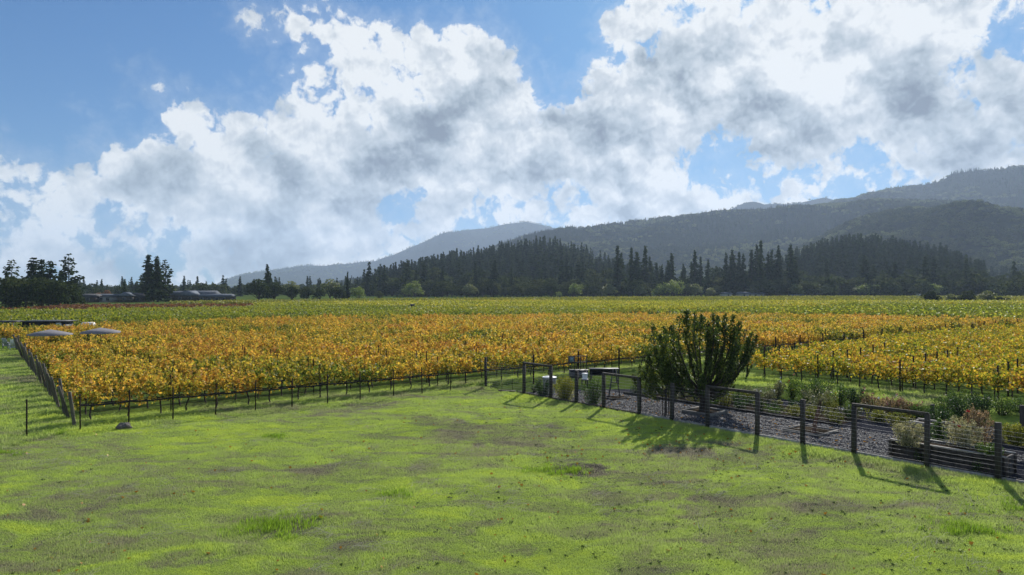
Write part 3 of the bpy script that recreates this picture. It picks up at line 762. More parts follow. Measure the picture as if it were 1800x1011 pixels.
# broadleaf belt at the foot of the hills
xs = np.arange(690, 1830, 9.5)
for i, x in enumerate(xs):
    if 1600 < x < 1650: top = RNG.uniform(497, 505)
    else: top = RNG.uniform(487, 506)
    if x > 1400: top = RNG.uniform(486, 503)
    kd = RNG.choice(['oak', 'round', 'low', 'pale', 'willow'], p=[0.46, 0.28, 0.15, 0.07, 0.04])
    if kd in ('pale', 'willow'): top = max(top, 498)
    tree(str(kd), x + RNG.uniform(-4, 4), top, Z=RNG.uniform(402, 408) if kd in ('pale', 'willow') else RNG.uniform(405, 450), label={'pale': 'pale grey green tree in the belt at the foot of the hills', 'willow': 'olive green tree in the belt at the foot of the hills'}.get(str(kd), 'dark rounded tree in the belt at the foot of the hills'), group='trees of the belt at the foot of the hills', wx=RNG.uniform(1.1, 1.5), var=i)
for x, t, lb in [(1183, 491, 'bright olive willow in the middle of the tree belt'), (1160, 497, 'smaller olive willow left of the brightest one'), (1010, 497, 'grey green willow below the central knoll'), (983, 512, 'low pale willow scrub at the field edge'), (718, 503, 'olive willow left of the central knoll'), (730, 492, 'yellowish tree left of the central knoll')]:
    tree('willow', x, t, Z=398, label=lb, wx=1.0)
# bushes on the field at the right
for x, t, b, k, lb in [(1637, 511, 529, 'round', 'dark pointed bush standing alone in the right field'), (1672, 516, 527, 'pale', 'grey leafless bush between two dark bushes'), (1701, 510, 527.5, 'round', 'dark bush in the middle of the right field group'), (1735, 510, 527, 'pale', 'grey brown broad bush at the right of the field group'), (1757, 521, 527, 'low', 'low dark scrub at the right end of the field bushes'), (1686, 520, 527, 'low', 'low grey scrub in the field bush group')]:
    tree(k, x, t, Z=222, label=lb, wx=1.35, cat='bush', mat=None)

# ------------------------------------------------------------------ far woods: stuff
def cull(P):
    return P[np.abs(P[:, 0]) < 0.80 * P[:, 1] + 10]


def wood_pts(r0, r1, step, seed, keep=1.0, azr=(-40, 40)):
    rg = np.random.default_rng(seed)
    n = int((r1 ** 2 - r0 ** 2) * 0.5 * math.radians(azr[1] - azr[0]) / step ** 2 * keep)
    r = np.sqrt(rg.uniform(r0 ** 2, r1 ** 2, n)); a = np.radians(rg.uniform(azr[0], azr[1], n))
    x = r * np.sin(a); y = r * np.cos(a); z = terrain(x, y)
    return np.stack([x, y, z], -1), rg


def lowtree(tm, Q, mat, n, rg, grow=1.5):
    k = rg.choice(len(Q), min(n, len(Q)), replace=False); q = Q[k]; c = q.mean(1, keepdims=True)
    return MB().quads(c + (q - c) * grow).mesh('far_tree', mat)


rgl = np.random.default_rng(5)
LOWC = []; LOWB = []
for s_ in (51, 52, 53):
    t_, Q_ = conifer(s_, R=0.19, levels=22, per=8, droop=0.3, spray=0.07, power=0.8); LOWC.append(lowtree(None, Q_, MAT['conifer'], 330, rgl, 1.6))
for s_ in (54, 55, 56):
    t_, Q_ = broadleaf(s_, W=0.55, n=700, size=0.075, z0=0.02); LOWB.append(lowtree(None, Q_, MAT['oak'], 300, rgl, 1.5))
LOWP = []
for s_ in (57, 58):
    t_, Q_ = broadleaf(s_, W=0.6, n=600, size=0.075, z0=0.02); LOWP.append(lowtree(None, Q_, MAT['pale_far'], 260, rgl, 1.4))
# knolls: dense conifers
P, rg = wood_pts(470, 960, 7.5, 3)
K = P[:, 2] > 1.5
azp = np.degrees(np.arctan2(P[:, 0], P[:, 1]))
clear = (np.abs(azp - np.degrees(math.atan((372 - 900) / FPX))) < 1.2)
P = P[K & ~clear]
hs = rg.uniform(17, 28, len(P)); con = vnoise(P[:, 0], P[:, 1], 120, 4) + rg.uniform(-.25, .25, len(P)) < 0.72
low_left = P[:, 0] < -200
hs = np.where(con, hs, hs * 0.55) * np.where(P[:, 0] < -0.22 * P[:, 1], 0.7, 1.0); idx = np.where(con, rg.integers(0, 3, len(P)), rg.integers(3, 6, len(P)))
w = np.where(con, 1.0, 1.25)
scatter('knoll_woods', P, rg.uniform(0, 6.28, len(P)), np.stack([hs * w, hs * w, hs], -1), idx, LOWC + LOWB, 'stuff', 'dense dark conifer woods covering the two near knolls and low rises', 'woods')
# flat ground between belt and knolls
P, rg = wood_pts(445, 700, 11, 4, 0.8)
P = P[P[:, 2] <= 3]
hs = rg.uniform(7, 15, len(P)); con = rg.random(len(P)) < 0.22
hs = np.where(con, hs * 1.7, hs); idx = np.where(con, rg.integers(0, 3, len(P)), rg.integers(3, 6, len(P)))
hs = hs * np.where(P[:, 0] < -0.22 * P[:, 1], 0.62, 1.0)
scatter('valley_woods', P, rg.uniform(0, 6.28, len(P)), np.stack([hs * 1.2, hs * 1.2, hs], -1), idx, LOWC + LOWB, 'stuff', 'mixed trees on the flat ground behind the tree belt', 'woods')
# slopes
def slope_woods(name, r0, r1, step, seed, hmin, hmax, label, cf=0.5, keep=1.0, azr=(-40, 40), vert=1.0):
    P, rg = wood_pts(r0, r1, step, seed, keep, azr)
    P = P[P[:, 2] > 3]
    open_ = vnoise(P[:, 0], P[:, 1], 160, seed + 3) * 0.6 + vnoise(P[:, 0], P[:, 1], 45, seed + 5) * 0.4
    P = P[(open_ < 0.70) | (rg.random(len(P)) < 0.25)]
    con = vnoise(P[:, 0], P[:, 1], 230, seed) * 0.7 + rg.random(len(P)) * 0.3 < cf
    hs = rg.uniform(hmin, hmax, len(P)) * np.where(con, 1.0, 0.75)
    idx = np.where(con, rg.integers(0, 3, len(P)), rg.integers(3, 6, len(P)))
    pale = (vnoise(P[:, 0], P[:, 1], 75, seed + 11) * 0.7 + rg.random(len(P)) * 0.3 > 0.55) & ~con
    idx = np.where(pale, 6 + rg.integers(0, 2, len(P)), idx); hs = hs * (0.75 + 0.6 * vnoise(P[:, 0], P[:, 1], 60, seed + 2))
    w = np.where(con, 1.1, 1.6)
    P[:, 2] -= 0.6
    scatter(name, P, rg.uniform(0, 6.28, len(P)), np.stack([hs * w, hs * w, hs], -1), idx, LOWC + LOWB + LOWP, 'stuff', label, 'woods')


slope_woods('shoulder_woods', 950, 1750, 10.5, 21, 8, 14, 'mixed oak and conifer woods over the nearer hill shoulders', 0.38, azr=(-8, 40))
slope_woods('ridge_woods', 1750, 2450, 12, 22, 8, 15, 'hazy forest on the middle ridge', 0.45, azr=(-6, 40))
slope_woods('high_ridge_woods', 2450, 3300, 16, 23, 8, 15, 'hazy forest on the high ridge at the right', 0.5, azr=(8, 40))
slope_woods('far_mountain_woods', 3900, 5150, 34, 24, 8, 14, 'pale blue forest on the far mountain', 0.5, azr=(-26, 34))
slope_woods('low_rise_woods', 960, 1300, 11, 25, 14, 24, 'dark woods on the low rise behind the farm', 0.6, azr=(-32, -4))

# ------------------------------------------------------------------ lawn, grass strip, garden ground
F1A = PX(141, 760)[:2]; F1B = PX(854, 684)[:2]                 # wire fence between lawn and vineyard
E1 = (F1B - F1A) / np.linalg.norm(F1B - F1A)
G0 = PX(854, 683.5)[:2]; G1 = PX(1755, 849)[:2]                # garden fence, from the corner to the right
GF = (G1 - G0) / np.linalg.norm(G1 - G0); GN = np.array([-GF[1], GF[0]])
if GN[0] < 0: GN = -GN
V0 = np.array([-17.7, 27.9])                                   # foot of the first end post
EA = np.array([math.cos(math.radians(36.3)), math.sin(math.radians(36.3))])   # vine rows of the main block
EB = np.array([math.cos(math.radians(128.4)), math.sin(math.radians(128.4))])   # line of the row ends
def GP(s, o, h=0.0):
    """garden frame: s metres along the fence from its corner, o metres behind it"""
    p = G0 + GF * s + GN * o; return np.array([p[0], p[1], h])


g_far = G0 + GF * 32
lawn_poly = [(-26, 3), (46, 3), tuple(g_far + GN * 0.02), tuple(G0), tuple(F1A - E1 * 0.3), tuple(PX(0, 792)[:2]), (-26, 20.5)]
lawn = grid_sheet('lawn', lawn_poly, 0.012, MAT['lawn'], 0.6, 0.10, 0.22)
strip = [tuple(F1A - E1 * 0.3), tuple(V0 + EB * 50.8 - EA * 0.2), tuple(V0 + EB * 50.8 - EA * 26), (-60, 30), (-26, 20.5), tuple(PX(0, 792)[:2])]
MAT['lush'] = ground_mat('lush_grass', [(0, (0.11, 0.16, 0.03)), (0.5, (0.16, 0.25, 0.035)), (1, (0.22, 0.32, 0.045))], scales=(0.3, 2, 12), bump=0.8)
grid_sheet('grass_verge', strip, 0.008, MAT['lush'], 3.0)
garden = [tuple(GP(2.3, 0.05)[:2]), tuple(GP(30, 0.05)[:2]), tuple(GP(30, 9.5)[:2]), tuple(GP(12, 9.3)[:2]), tuple(GP(7.5, 8.6)[:2]), tuple(GP(5.0, 5.6)[:2]), tuple(GP(3.3, 3.2)[:2])]
grid_sheet('gravel_path', garden, 0.016, MAT['gravel'], 2.0)
bed = [tuple(GP(6.3, 4.45)[:2]), tuple(GP(17.5, 4.75)[:2]), tuple(GP(17.5, 7.6)[:2]), tuple(GP(8.0, 7.2)[:2])]
grid_sheet('garden_bed', bed, 0.026, MAT['mulch'], 2.0)


def zl(x, y):
    """height of the lawn sheet"""
    return 0.012 + 0.10 * max(0.0, 0.5 + 0.5 * mnoise.noise(Vector((x * 0.22, y * 0.22, 1.3))) * 1.6)


# ------------------------------------------------------------------ grapevines
def vine_meshes(seed, mats, n=330, L=1.25, size=0.13, z0=0.66, z1=1.66, w=0.55, wood=True):
    rg = np.random.default_rng(seed); m = []
    P = []
    ns = 15
    for k in range(ns):                                     # shoots that rise from the cordon and flop over
        x0 = rg.uniform(-L / 2, L / 2); a = rg.uniform(0, 6.28); out = rg.uniform(0.1, 1.0) * w
        top = rg.uniform(0.55, 1.0) * (z1 - z0) + (0.22 if rg.random() < 0.18 else 0)
        nk = n // ns; u = rg.random(nk)
        x = x0 + 0.25 * math.cos(a) * u + rg.normal(size=nk) * 0.07
        y = out * math.sin(a) * u ** 1.5 * 1.3 + rg.normal(size=nk) * 0.09
        z = z0 + top * (1.25 * u - 0.30 * u ** 3) + rg.normal(size=nk) * 0.05
        P.append(np.stack([x, y, z], -1))
    P = np.concatenate(P)
    Q = leaves(P, size * rg.uniform(0.65, 1.25, len(P)), (0, 0, -0.6), 0.8, wide=1.0, fold=0.16, rng=rg)
    fol = MB().quads(Q).mesh('foliage', mats)
    t = MB(); b = rg.normal(size=4) * 0.05
    t.tube([(0, 0, -0.03), (b[0], b[1], 0.3), (b[2], b[3], 0.62), (0, 0, 0.82)], [0.042, 0.034, 0.036, 0.04], 6)
    for sg in (-1, 1): t.tube([(0, 0, 0.78), (sg * 0.2, 0.01, 0.84 + b[0] * .5), (sg * L * 0.52, 0, 0.83)], [0.032, 0.026, 0.018], 5, cap=False)
    for k in range(6):
        x0 = rg.uniform(-L / 2, L / 2); t.tube([(x0, 0, 0.83), (x0 + rg.normal() * .06, rg.normal() * .06, 1.1), (x0 + rg.normal() * .12, rg.normal() * .15, 1.5)], [0.008, 0.007, 0.004], 3, cap=False)
    return t.mesh('trunk', MAT['vine_wood']), fol, Q


VO = [vine_meshes(100 + i, MAT['vine_orange']) for i in range(10)]
VY = [vine_meshes(200 + i, MAT['vine_yellow'], z1=1.62) for i in range(8)]


def joined(t_, f_):
    """trunk and foliage as one small mesh for the far rows"""
    me = bpy.data.meshes.new('far_vine')
    import bmesh
    bm = bmesh.new(); bm.from_mesh(t_); k = len(bm.faces); bm.from_mesh(f_)
    bm.faces.ensure_lookup_table()
    for f in bm.faces[k:]: f.material_index = 1
    bm.to_mesh(me); bm.free(); me.materials.append(t_.materials[0]); me.materials.append(f_.materials[0]); return me


def inside(P, poly):
    poly = np.asarray(poly); c = np.zeros(len(P), bool); j = len(poly) - 1
    for i in range(len(poly)):
        xi, yi = poly[i]; xj, yj = poly[j]
        m_ = ((yi > P[:, 1]) != (yj > P[:, 1])) & (P[:, 0] < (xj - xi) * (P[:, 1] - yi) / (yj - yi + 1e-12) + xi)
        c ^= m_; j = i
    return c


def rows(origin, d, perp, nrow, step, length, spacing, poly, jit=0.06, start=0.0, miss=0.02):
    out = []
    k = np.arange(0, length, spacing)
    for r in range(nrow):
        p = origin + perp * (r * step) + d * (start + k[:, None]) ; out.append(np.c_[p, np.full(len(k), r), np.arange(len(k))])
    A = np.concatenate(out); A = A[inside(A[:, :2], poly)] if poly is not None else A
    A = A[np.abs(A[:, 0]) < 0.79 * A[:, 1] + 3]
    A[:, :2] += RNG.normal(size=(len(A), 2)) * jit
    return A[RNG.random(len(A)) > miss]


CH = 1.75
def CP(x, y): return tuple(PX(x, y, CH)[:2])
WB = EA; row0 = V0
rA = V0 - EB * 0.2 - EA * 0.6
main_poly = [tuple(rA), tuple(V0 + EB * 50.5 - EA * 0.3), tuple(V0 + EB * 51 - EA * 26), CP(-160, 572), CP(-60, 571), CP(0, 570), CP(250, 560), CP(500, 553), CP(1000, 548.5), CP(1250, 547.5), CP(1500, 550), CP(1800, 556), CP(1850, 557), tuple(V0 - EB * 0.2 + EA * 118)]
umb = [PXZ(88, 586, 56.0)[:2], PXZ(177, 584, 58.5)[:2]]
A = rows(V0 + EB * 0.9 + EA * 0.6, EA, EB, 60, 2.05, 147.5, 1.25, main_poly, start=-25.0)
for u in umb: A = A[np.linalg.norm(A[:, :2] - u, axis=1) > 0.9]
RB = np.array([math.cos(math.radians(-46.5)), math.sin(math.radians(-46.5))]); RP = np.array([-RB[1], RB[0]])
R0 = PX(1322, 664)[:2]
row_line = lambda p: (p - F1A) @ np.array([-E1[1], E1[0]])
B = rows(R0 - RB * 30, RB, RP, 40, 2.25, 90, 1.1, None)
B = B[(row_line(B[:, :2]) < -2.2) & ((B[:, :2] - R0) @ RB > -0.8)]
allv = [('m', a) for a in A] + [('r', b) for b in B]
dist = np.array([math.hypot(v[1][0], v[1][1]) for v in allv])
order = np.argsort(dist)
vang = math.atan2(EA[1], EA[0]); rang = math.atan2(RB[1], RB[0])
protoO = []; protoY = []
for lst, protos, nm in ((VO, protoO, 'o'), (VY, protoY, 'y')):
    for (t_, f_, _q) in lst: protos.append((t_, f_))
ORD = ['first', 'second', 'third', 'fourth', 'fifth', 'sixth', 'seventh', 'eighth', 'ninth', 'tenth', 'eleventh', 'twelfth', 'thirteenth', 'fourteenth', 'fifteenth', 'sixteenth']
n_m = n_r = 0; used = set()
GM = 'orange leaved grapevines of the block behind the wire fence'; GR_ = 'yellow leaved grapevines of the block beyond the garden'
for k in order[:300]:
    typ, a = allv[k]; used.add(int(k))
    t_, f_ = (protoO if typ == 'm' else protoY)[RNG.integers(10 if typ == 'm' else 8)]
    if typ == 'm':
        lb = 'autumn orange and green grapevine in the front row behind the wire fence' if a[3] == 0 else 'autumn orange grapevine in the %s row from the wire fence' % ORD[min(15, int(a[3]))]
    else:
        lb = 'yellow leaved grapevine in the row nearest the garden' if a[3] == 0 else 'yellow leaved grapevine in the %s row beyond the garden' % ORD[min(15, int(a[3]))]
    sc = RNG.uniform(0.9, 1.08)
    r = thing('grapevine', lb, 'grapevine', (a[0], a[1], 0), (vang if typ == 'm' else rang) + (math.pi if RNG.random() < .5 else 0) + RNG.uniform(-.06, .06), GM if typ == 'm' else GR_, (1, RNG.uniform(.9, 1.15), sc))
    obj('trunk', t_, r); obj('foliage', f_, r)
for typ, lst, nm, lab, ang in (('m', VO, 'main_vineyard_rows', 'rows of orange and green autumn grapevines filling the middle of the view', vang), ('r', VY, 'right_vineyard_rows', 'rows of yellow autumn grapevines beyond the garden at the right', rang)):
    P = np.array([allv[k][1][:2] for k in range(len(allv)) if k not in used and allv[k][0] == typ])
    n_ = len(P); src = [joined(t_, f_) for (t_, f_, _q) in lst]
    hz_ = RNG.uniform(0.88, 1.12, n_)
    scatter(nm, np.c_[P, np.zeros(n_)], ang + RNG.uniform(-.1, .1, n_) + math.pi * RNG.integers(0, 2, n_), np.stack([np.ones(n_), RNG.uniform(.9, 1.2, n_), hz_], -1), RNG.integers(0, len(src), n_), src, 'stuff', lab, 'vineyard')


def far_vine(seed, mat, n=75, L=2.2, size=0.34, z0=0.55, z1=1.65, w=0.5):
    rg = np.random.default_rng(seed)
    P = np.stack([rg.uniform(-L / 2, L / 2, n), rg.normal(size=n) * w * 0.55, z0 + (z1 - z0) * rg.beta(2.2, 1.3, n)], -1)
    P[:, 2] += 0.14 * np.sin(P[:, 0] * 4 + seed)
    Q = leaves(P, size * rg.uniform(0.5, 1.2, n), (0, 0, -0.5), 0.9, wide=1.0, fold=0.2, rng=rg)
    mb = MB().quads(Q)
    for x in (-0.6, 0.6): mb.tube([(x, 0, 0), (x, 0, 0.8)], 0.035, 4, 1, cap=False)
    return mb.mesh('far_vine', [mat, MAT['vine_wood']])


def far_block(name, label, poly, mat, d, step=2.4, L=2.2, seed=0, hs=(0.9, 1.1), miss=0.03, org=None, **kw):
    poly = [tuple(p) for p in poly]; pa = np.array(poly); c = pa.mean(0); perp = np.array([-d[1], d[0]])
    rad = np.abs(pa - c).max() * 1.5
    nr = int(2 * rad / step)
    A = rows(c - perp * rad - d * rad, d, perp, nr, step, 2 * rad, L, poly, 0.10, miss=miss)
    if len(A) == 0: return
    n_ = len(A); src = [far_vine(seed + i, MAT[mat], L=L, **kw) for i in range(4)]
    scatter(name, np.c_[A[:, :2], np.zeros(n_)], math.atan2(d[1], d[0]) + math.pi * RNG.integers(0, 2, n_), np.stack([np.ones(n_), RNG.uniform(.85, 1.2, n_), RNG.uniform(hs[0], hs[1], n_)], -1), RNG.integers(0, 4, n_), src, 'stuff', label, 'vineyard')


dE = EA; dN = np.array([0.10, 0.995]); dX = np.array([0.995, 0.10])
far_block('green_vineyard', 'band of green grapevines behind the orange block, left and centre', [CP(-160, 567.5), CP(0, 566), CP(250, 556), CP(500, 550.5), CP(1050, 546.5), CP(1120, 545), CP(1000, 539), CP(620, 534.5), CP(440, 536.5), CP(100, 541.5), CP(-160, 543)], 'vine_green', dE, seed=300, n=120, size=0.25)
far_block('russet_vineyard', 'russet brown grapevines in front of the farm buildings at left', [CP(-60, 541), CP(100, 540.3), CP(440, 535.8), CP(445, 531.5), CP(120, 532.5), CP(60, 537)], 'vine_brown', dE, seed=310, z1=1.4)
far_block('lime_vineyard', 'yellow green grapevines in a long band across the centre and right', [CP(446, 535.5), CP(620, 533.8), CP(1000, 538), CP(1150, 540.5), CP(1500, 531), CP(1990, 530), CP(1990, 527), CP(1150, 527), CP(900, 526.5), CP(640, 527.5), CP(446, 530.5)], 'vine_lime', dX, seed=320)
far_block('young_vineyard', 'green young vines in rows running away from the view at right', [CP(1125, 544.6), CP(1250, 545.2), CP(1500, 547.5), CP(1990, 556), CP(1990, 531.5), CP(1500, 532.5), CP(1160, 541.8)], 'vine_green', dN, step=2.9, seed=330, n=60, z1=1.45, w=0.32)
far_block('olive_vineyard', 'olive green vines far off at the foot of the tree belt', [CP(300, 530.5), CP(446, 530), CP(640, 527), CP(1150, 526.5), CP(1990, 526.5), CP(1990, 520.5), CP(1500, 519.6), CP(1100, 521), CP(640, 524.5), CP(300, 528.5)], 'vine_olive', dX, step=3.0, L=2.8, seed=340, n=85, size=0.45)

# ------------------------------------------------------------------ end posts, stakes, wire fence
def round_post(h, r, lean=0.0, seed=0):
    rg = np.random.default_rng(seed); z = np.linspace(-0.1, h, 6)
    return MB().tube([(lean * max(0, t) + rg.normal() * .004, rg.normal() * .004, t) for t in z], r * np.array([1.05, 1.02, 1, 1.03, 0.98, 0.95]), 10).mesh('end_post', MAT['endpost'], True)


EPM = [round_post(1.48 + 0.05 * (i % 3), 0.068, 0, i) for i in range(4)]
for k in range(22):
    p = V0 + EB * (k * 2.05 + 0.0) - EA * (0.15 + RNG.uniform(-.05, .05))
    o = obj('end_post', EPM[k % 4], None, (p[0], p[1], 0), RNG.uniform(0, 6.28))
    ax = Vector((EB[0], EB[1], 0)); o.rotation_mode = 'QUATERNION'
    from mathutils import Quaternion
    o.rotation_quaternion = Quaternion(ax, math.radians(-11 if k else -9) + RNG.normal() * 0.05)
    tag(o, 'thick weathered end post nearest the lawn, leaning outward' if k == 0 else 'round timber end post leaning outward in the line of vine row ends at left', 'post', 'timber end posts of the vine rows at left')
    # anchor wire and short row-end wires belong to the trellis
stake_me = MB().box((0, 0, 0.92), (0.055, 0.045, 1.9)).mesh('stake', MAT['steel'])
k = 0
for r in range(0, 8):
    for j in range(16):
        if r and RNG.random() < 0.45: continue
        p = V0 + EB * (0.9 + r * 2.05) + EA * (3.6 + j * 6.9 + (r % 3) * 0.5)
        if abs(p[0]) > 0.78 * p[1] or not inside(p[None], main_poly)[0]: continue
        o = obj('trellis_stake', stake_me, None, (p[0], p[1], 0), vang + RNG.uniform(-.1, .1), (0.8, 0.8, RNG.uniform(0.93, 1.03)))
        tag(o, 'dark steel trellis stake in the front row of orange vines' if r == 0 else 'dark steel trellis stake in the %s row of orange vines' % ORD[r], 'stake', 'steel stakes among the orange vines'); k += 1
for r in range(0, 6):
    for j in range(9):
        p = R0 + RP * (r * 2.25) + RB * (4.4 * j + 4.1 - 4.4)
        if abs(p[0]) > 0.78 * p[1] or row_line(p) > -2.2 or p[1] < 12: continue
        o = obj('trellis_stake', stake_me, None, (p[0], p[1], 0), rang, (1.3, 1.3, RNG.uniform(0.93, 1.0)))
        tag(o, 'dark trellis stake in the vine row nearest the garden' if r == 0 else 'dark trellis stake in the %s row of yellow vines' % ORD[r], 'stake', 'steel stakes among the yellow vines')


def along(p, q, k, sag=0.0, z=1.0, n=2):
    t = np.linspace(0, 1, n); return [(p[0] + (q[0] - p[0]) * a, p[1] + (q[1] - p[1]) * a, z - sag * math.sin(math.pi * a)) for a in t]


wf = thing('wire_fence', 'low wire fence with thin dark steel posts between the lawn and the orange vines', 'fence', (F1A[0], F1A[1], 0))
tp = MB().box((0, 0, 0.74), (0.045, 0.03, 1.52)).mesh('post', MAT['steel'])
tp2 = MB().box((0, 0, 0.86), (0.075, 0.075, 1.75)).mesh('post', MAT['steel'])
T = []
for x in (141, 226, 304, 379, 449, 513, 576, 633, 692, 742, 792):
    q = (x - 900) / FPX; den = E1[0] - q * E1[1]; T.append((q * F1A[1] - F1A[0]) / den)
for i, t in enumerate(T):
    p = E1 * t; o = obj('post', tp, wf, (p[0], p[1], 0), RNG.uniform(-.3, .3)); o.rotation_euler[0] = RNG.normal() * 0.02; o.rotation_euler[1] = RNG.normal() * 0.02
Lf = np.linalg.norm(F1B - F1A); t = Lf + 3.4; far_t = [Lf]
while t < 112:
    p = E1 * t; obj('post', tp2, wf, (p[0], p[1], 0), 0.3); far_t.append(t); t += 3.55
pts = [0.0] + T[1:] + far_t
P = []
for a, b in zip(pts[:-1], pts[1:]):
    for u in np.linspace(0, 1, 5)[:-1]:
        s_ = a + (b - a) * u; P.append((E1[0] * s_, E1[1] * s_, 1.05 - 0.035 * math.sin(math.pi * u)))
obj('cable', MB().tube(P, 0.034, 6).mesh('cable', MAT['hose']), wf)
for z in (0.75, 0.45, 0.2):
    obj('wire', MB().tube([(E1[0] * a, E1[1] * a, z) for a in (0, Lf)], 0.004, 3).mesh('wire', MAT['steel']), wf)
# cables of the first rows
for r, (nm, z) in enumerate(((0, 0.45), (0, 0.78), (1, 0.45), (2, 0.45))):
    a = V0 + EB * (0.9 + nm * 2.05); b = a + EA * 60
    o = obj('drip_hose', MB().tube(along(a + EA * 0.6, b, 0, 0.0, z, 30), 0.013, 4).mesh('drip_hose', MAT['hose']))
    tag(o, ['black drip hose low under the front row of orange vines', 'upper dark wire along the trunks of the front row of orange vines', 'black drip hose under the second row of orange vines', 'black drip hose under the third row of orange vines'][r], 'hose')
a = R0 - RB * 1.0; b = R0 + RB * 16
tag(obj('drip_hose', MB().tube(along(a, b, 0, 0, 0.55, 20), 0.012, 4).mesh('drip_hose', MAT['hose'])), 'black drip hose along the vine row nearest the garden', 'hose')
# single stake at the left
p = PX(47, 771)
tag(obj('steel_stake', MB().box((0, 0, 0.72), (0.045, 0.035, 1.52)).mesh('steel_stake', MAT['steel']), None, (p[0], p[1], 0), 0.2), 'thin dark steel stake standing alone in the grass at the far left', 'stake')
# boulder
rg = np.random.default_rng(3)
import bmesh
bm = bmesh.new(); bmesh.ops.create_icosphere(bm, subdivisions=3, radius=1.0)
for v in bm.verts:
    nz = mnoise.noise(v.co * 1.3 + Vector((4, 2, 1))) * 0.35 + mnoise.noise(v.co * 3.5) * 0.10
    v.co *= 1 + nz; v.co.x *= 0.30; v.co.y *= 0.22; v.co.z *= 0.21
    v.co.z = max(v.co.z, -0.06)
me = bpy.data.meshes.new('boulder'); bm.to_mesh(me); bm.free(); me.materials.append(MAT['rock'])
p = PX(219, 757); tag(obj('boulder', me, None, (p[0], p[1], zl(p[0], p[1]) + 0.05), 0.4), 'single brown grey boulder on the lawn in front of the wire fence', 'rock')

# ------------------------------------------------------------------ garden fence
gfn = thing('garden_fence', 'dark timber post fence with thin wires along the near side of the garden', 'fence', (G0[0], G0[1], 0))
ang = math.atan2(GF[1], GF[0])
def s_at(x):
    q = (x - 900) / FPX; return (q * G0[1] - G0[0]) / (GF[0] - q * GF[1])


posts = [(854, 1.78, .13), (921, 1.72, .15), (968, 1.72, .15), (1013, 1.68, .15), (1061, 1.72, .15), (1124, 1.70, .15), (1181, 1.68, .15), (1244, 1.70, .15), (1331, 1.72, .15), (1411, 1.70, .15), (1501, 1.72, .15), (1629, 1.74, .15), (1755, 1.76, .17), (1935, 1.75, .15), (2180, 1.75, .15)]
SS = []
for x, h, w_ in posts:
    s_ = s_at(x); SS.append(s_); p = GF * s_
    w_ = w_ * 0.86; mb = MB().box((0, 0, h / 2 - 0.05), (w_, w_, h + 0.1))
    o = obj('post', mb.mesh('post', MAT['post']), gfn, (p[0], p[1], 0), ang + RNG.normal() * 0.03)
    o.rotation_euler[0] = RNG.normal() * 0.008; o.rotation_euler[1] = RNG.normal() * 0.008
def railseg(i, j, z, w=0.09, h=0.105, nm='top_rail', off=0.0):
    a = GF * (SS[i] - 0.06); b = GF * (SS[j] + 0.06)
    obj(nm, MB().bar((a[0] + GN[0] * off, a[1] + GN[1] * off, z), (b[0] + GN[0] * off, b[1] + GN[1] * off, z), w, h).mesh(nm, MAT['post']), gfn)
railseg(1, 2, 1.73); railseg(4, 5, 1.71); railseg(7, 8, 1.72); railseg(10, 11, 1.74)
MAT['board_pale'] = solid_mat('pale_silver_board', (0.36, 0.35, 0.33), (0.20, 0.19, 0.17), 6, 0.8, 0.4, (1, 1, 1))
# ground boards
for i in range(1, len(SS) - 1):
    a = GF * (SS[i] + (0.085 if i != 1 else -0.5)) ; b = GF * (SS[i + 1] - 0.085)
    bm_ = MB().bar((a[0], a[1], 0.09), (b[0], b[1], 0.09), 0.05, 0.20)
    obj('ground_board', bm_.mesh('ground_board', MAT['board_pale'] if i > 4 else MAT['post']), gfn)
a = GF * 0.08; b = GF * 0.55
obj('ground_board', MB().bar((a[0], a[1], 0.05), (b[0], b[1], 0.05), 0.06, 0.14).mesh('ground_board', MAT['post']), gfn)
# wires
s_end = SS[-1]
for k, z in enumerate(np.linspace(0.26, 1.56, 11)):
    P = []
    for i in range(len(SS) - 1):
        for u in (0, 0.33, 0.66):
            s_ = SS[i] + (SS[i + 1] - SS[i]) * u; P.append((GF[0] * s_ - GN[0] * 0.08, GF[1] * s_ - GN[1] * 0.08, z - (0.012 if u else 0)))
    obj('wire', MB().tube(P, 0.0030, 4).mesh('wire', MAT['wire']), gfn)
mb = MB()
s_ = 0.0
while s_ < SS[8]:
    c = GF * s_ - GN * 0.082; mb.tube([(c[0], c[1], 0.22), (c[0], c[1], 1.5)], 0.0015, 3, cap=False); s_ += 0.16
o = obj('netting', mb.mesh('netting', MAT['wire']), gfn); o['kind'] = 'stuff'
# fence at the far right, beyond the garden and short posts inside
for (x, yb, h, lb) in [(1639, 737, 0.65, 'short weathered post inside the garden near the rose bushes'), (1797, 790, 1.55, 'dark post at the right edge behind the planter boxes')]:
    p = PX(x, yb); tag(obj('timber_post', MB().box((0, 0, h / 2), (0.13, 0.13, h)).mesh('timber_post', MAT['post']), None, (p[0], p[1], 0), ang), lb, 'post')
# low board with two thin stakes in the fence gap
g = PX(891, 689.5); fr = thing('low_threshold', 'low dark timber threshold with two thin stakes in the gap left of the first rail', 'threshold', (g[0], g[1], 0))
obj('board', MB().box((0, 0, 0.05), (0.95, 0.22, 0.10), -0.35).mesh('board', MAT['post']), fr)
for dx, h in ((-0.28, 0.85), (0.30, 0.72)): obj('stake', MB().box((dx, 0.25, h / 2), (0.025, 0.025, h)).mesh('stake', MAT['steel']), fr)

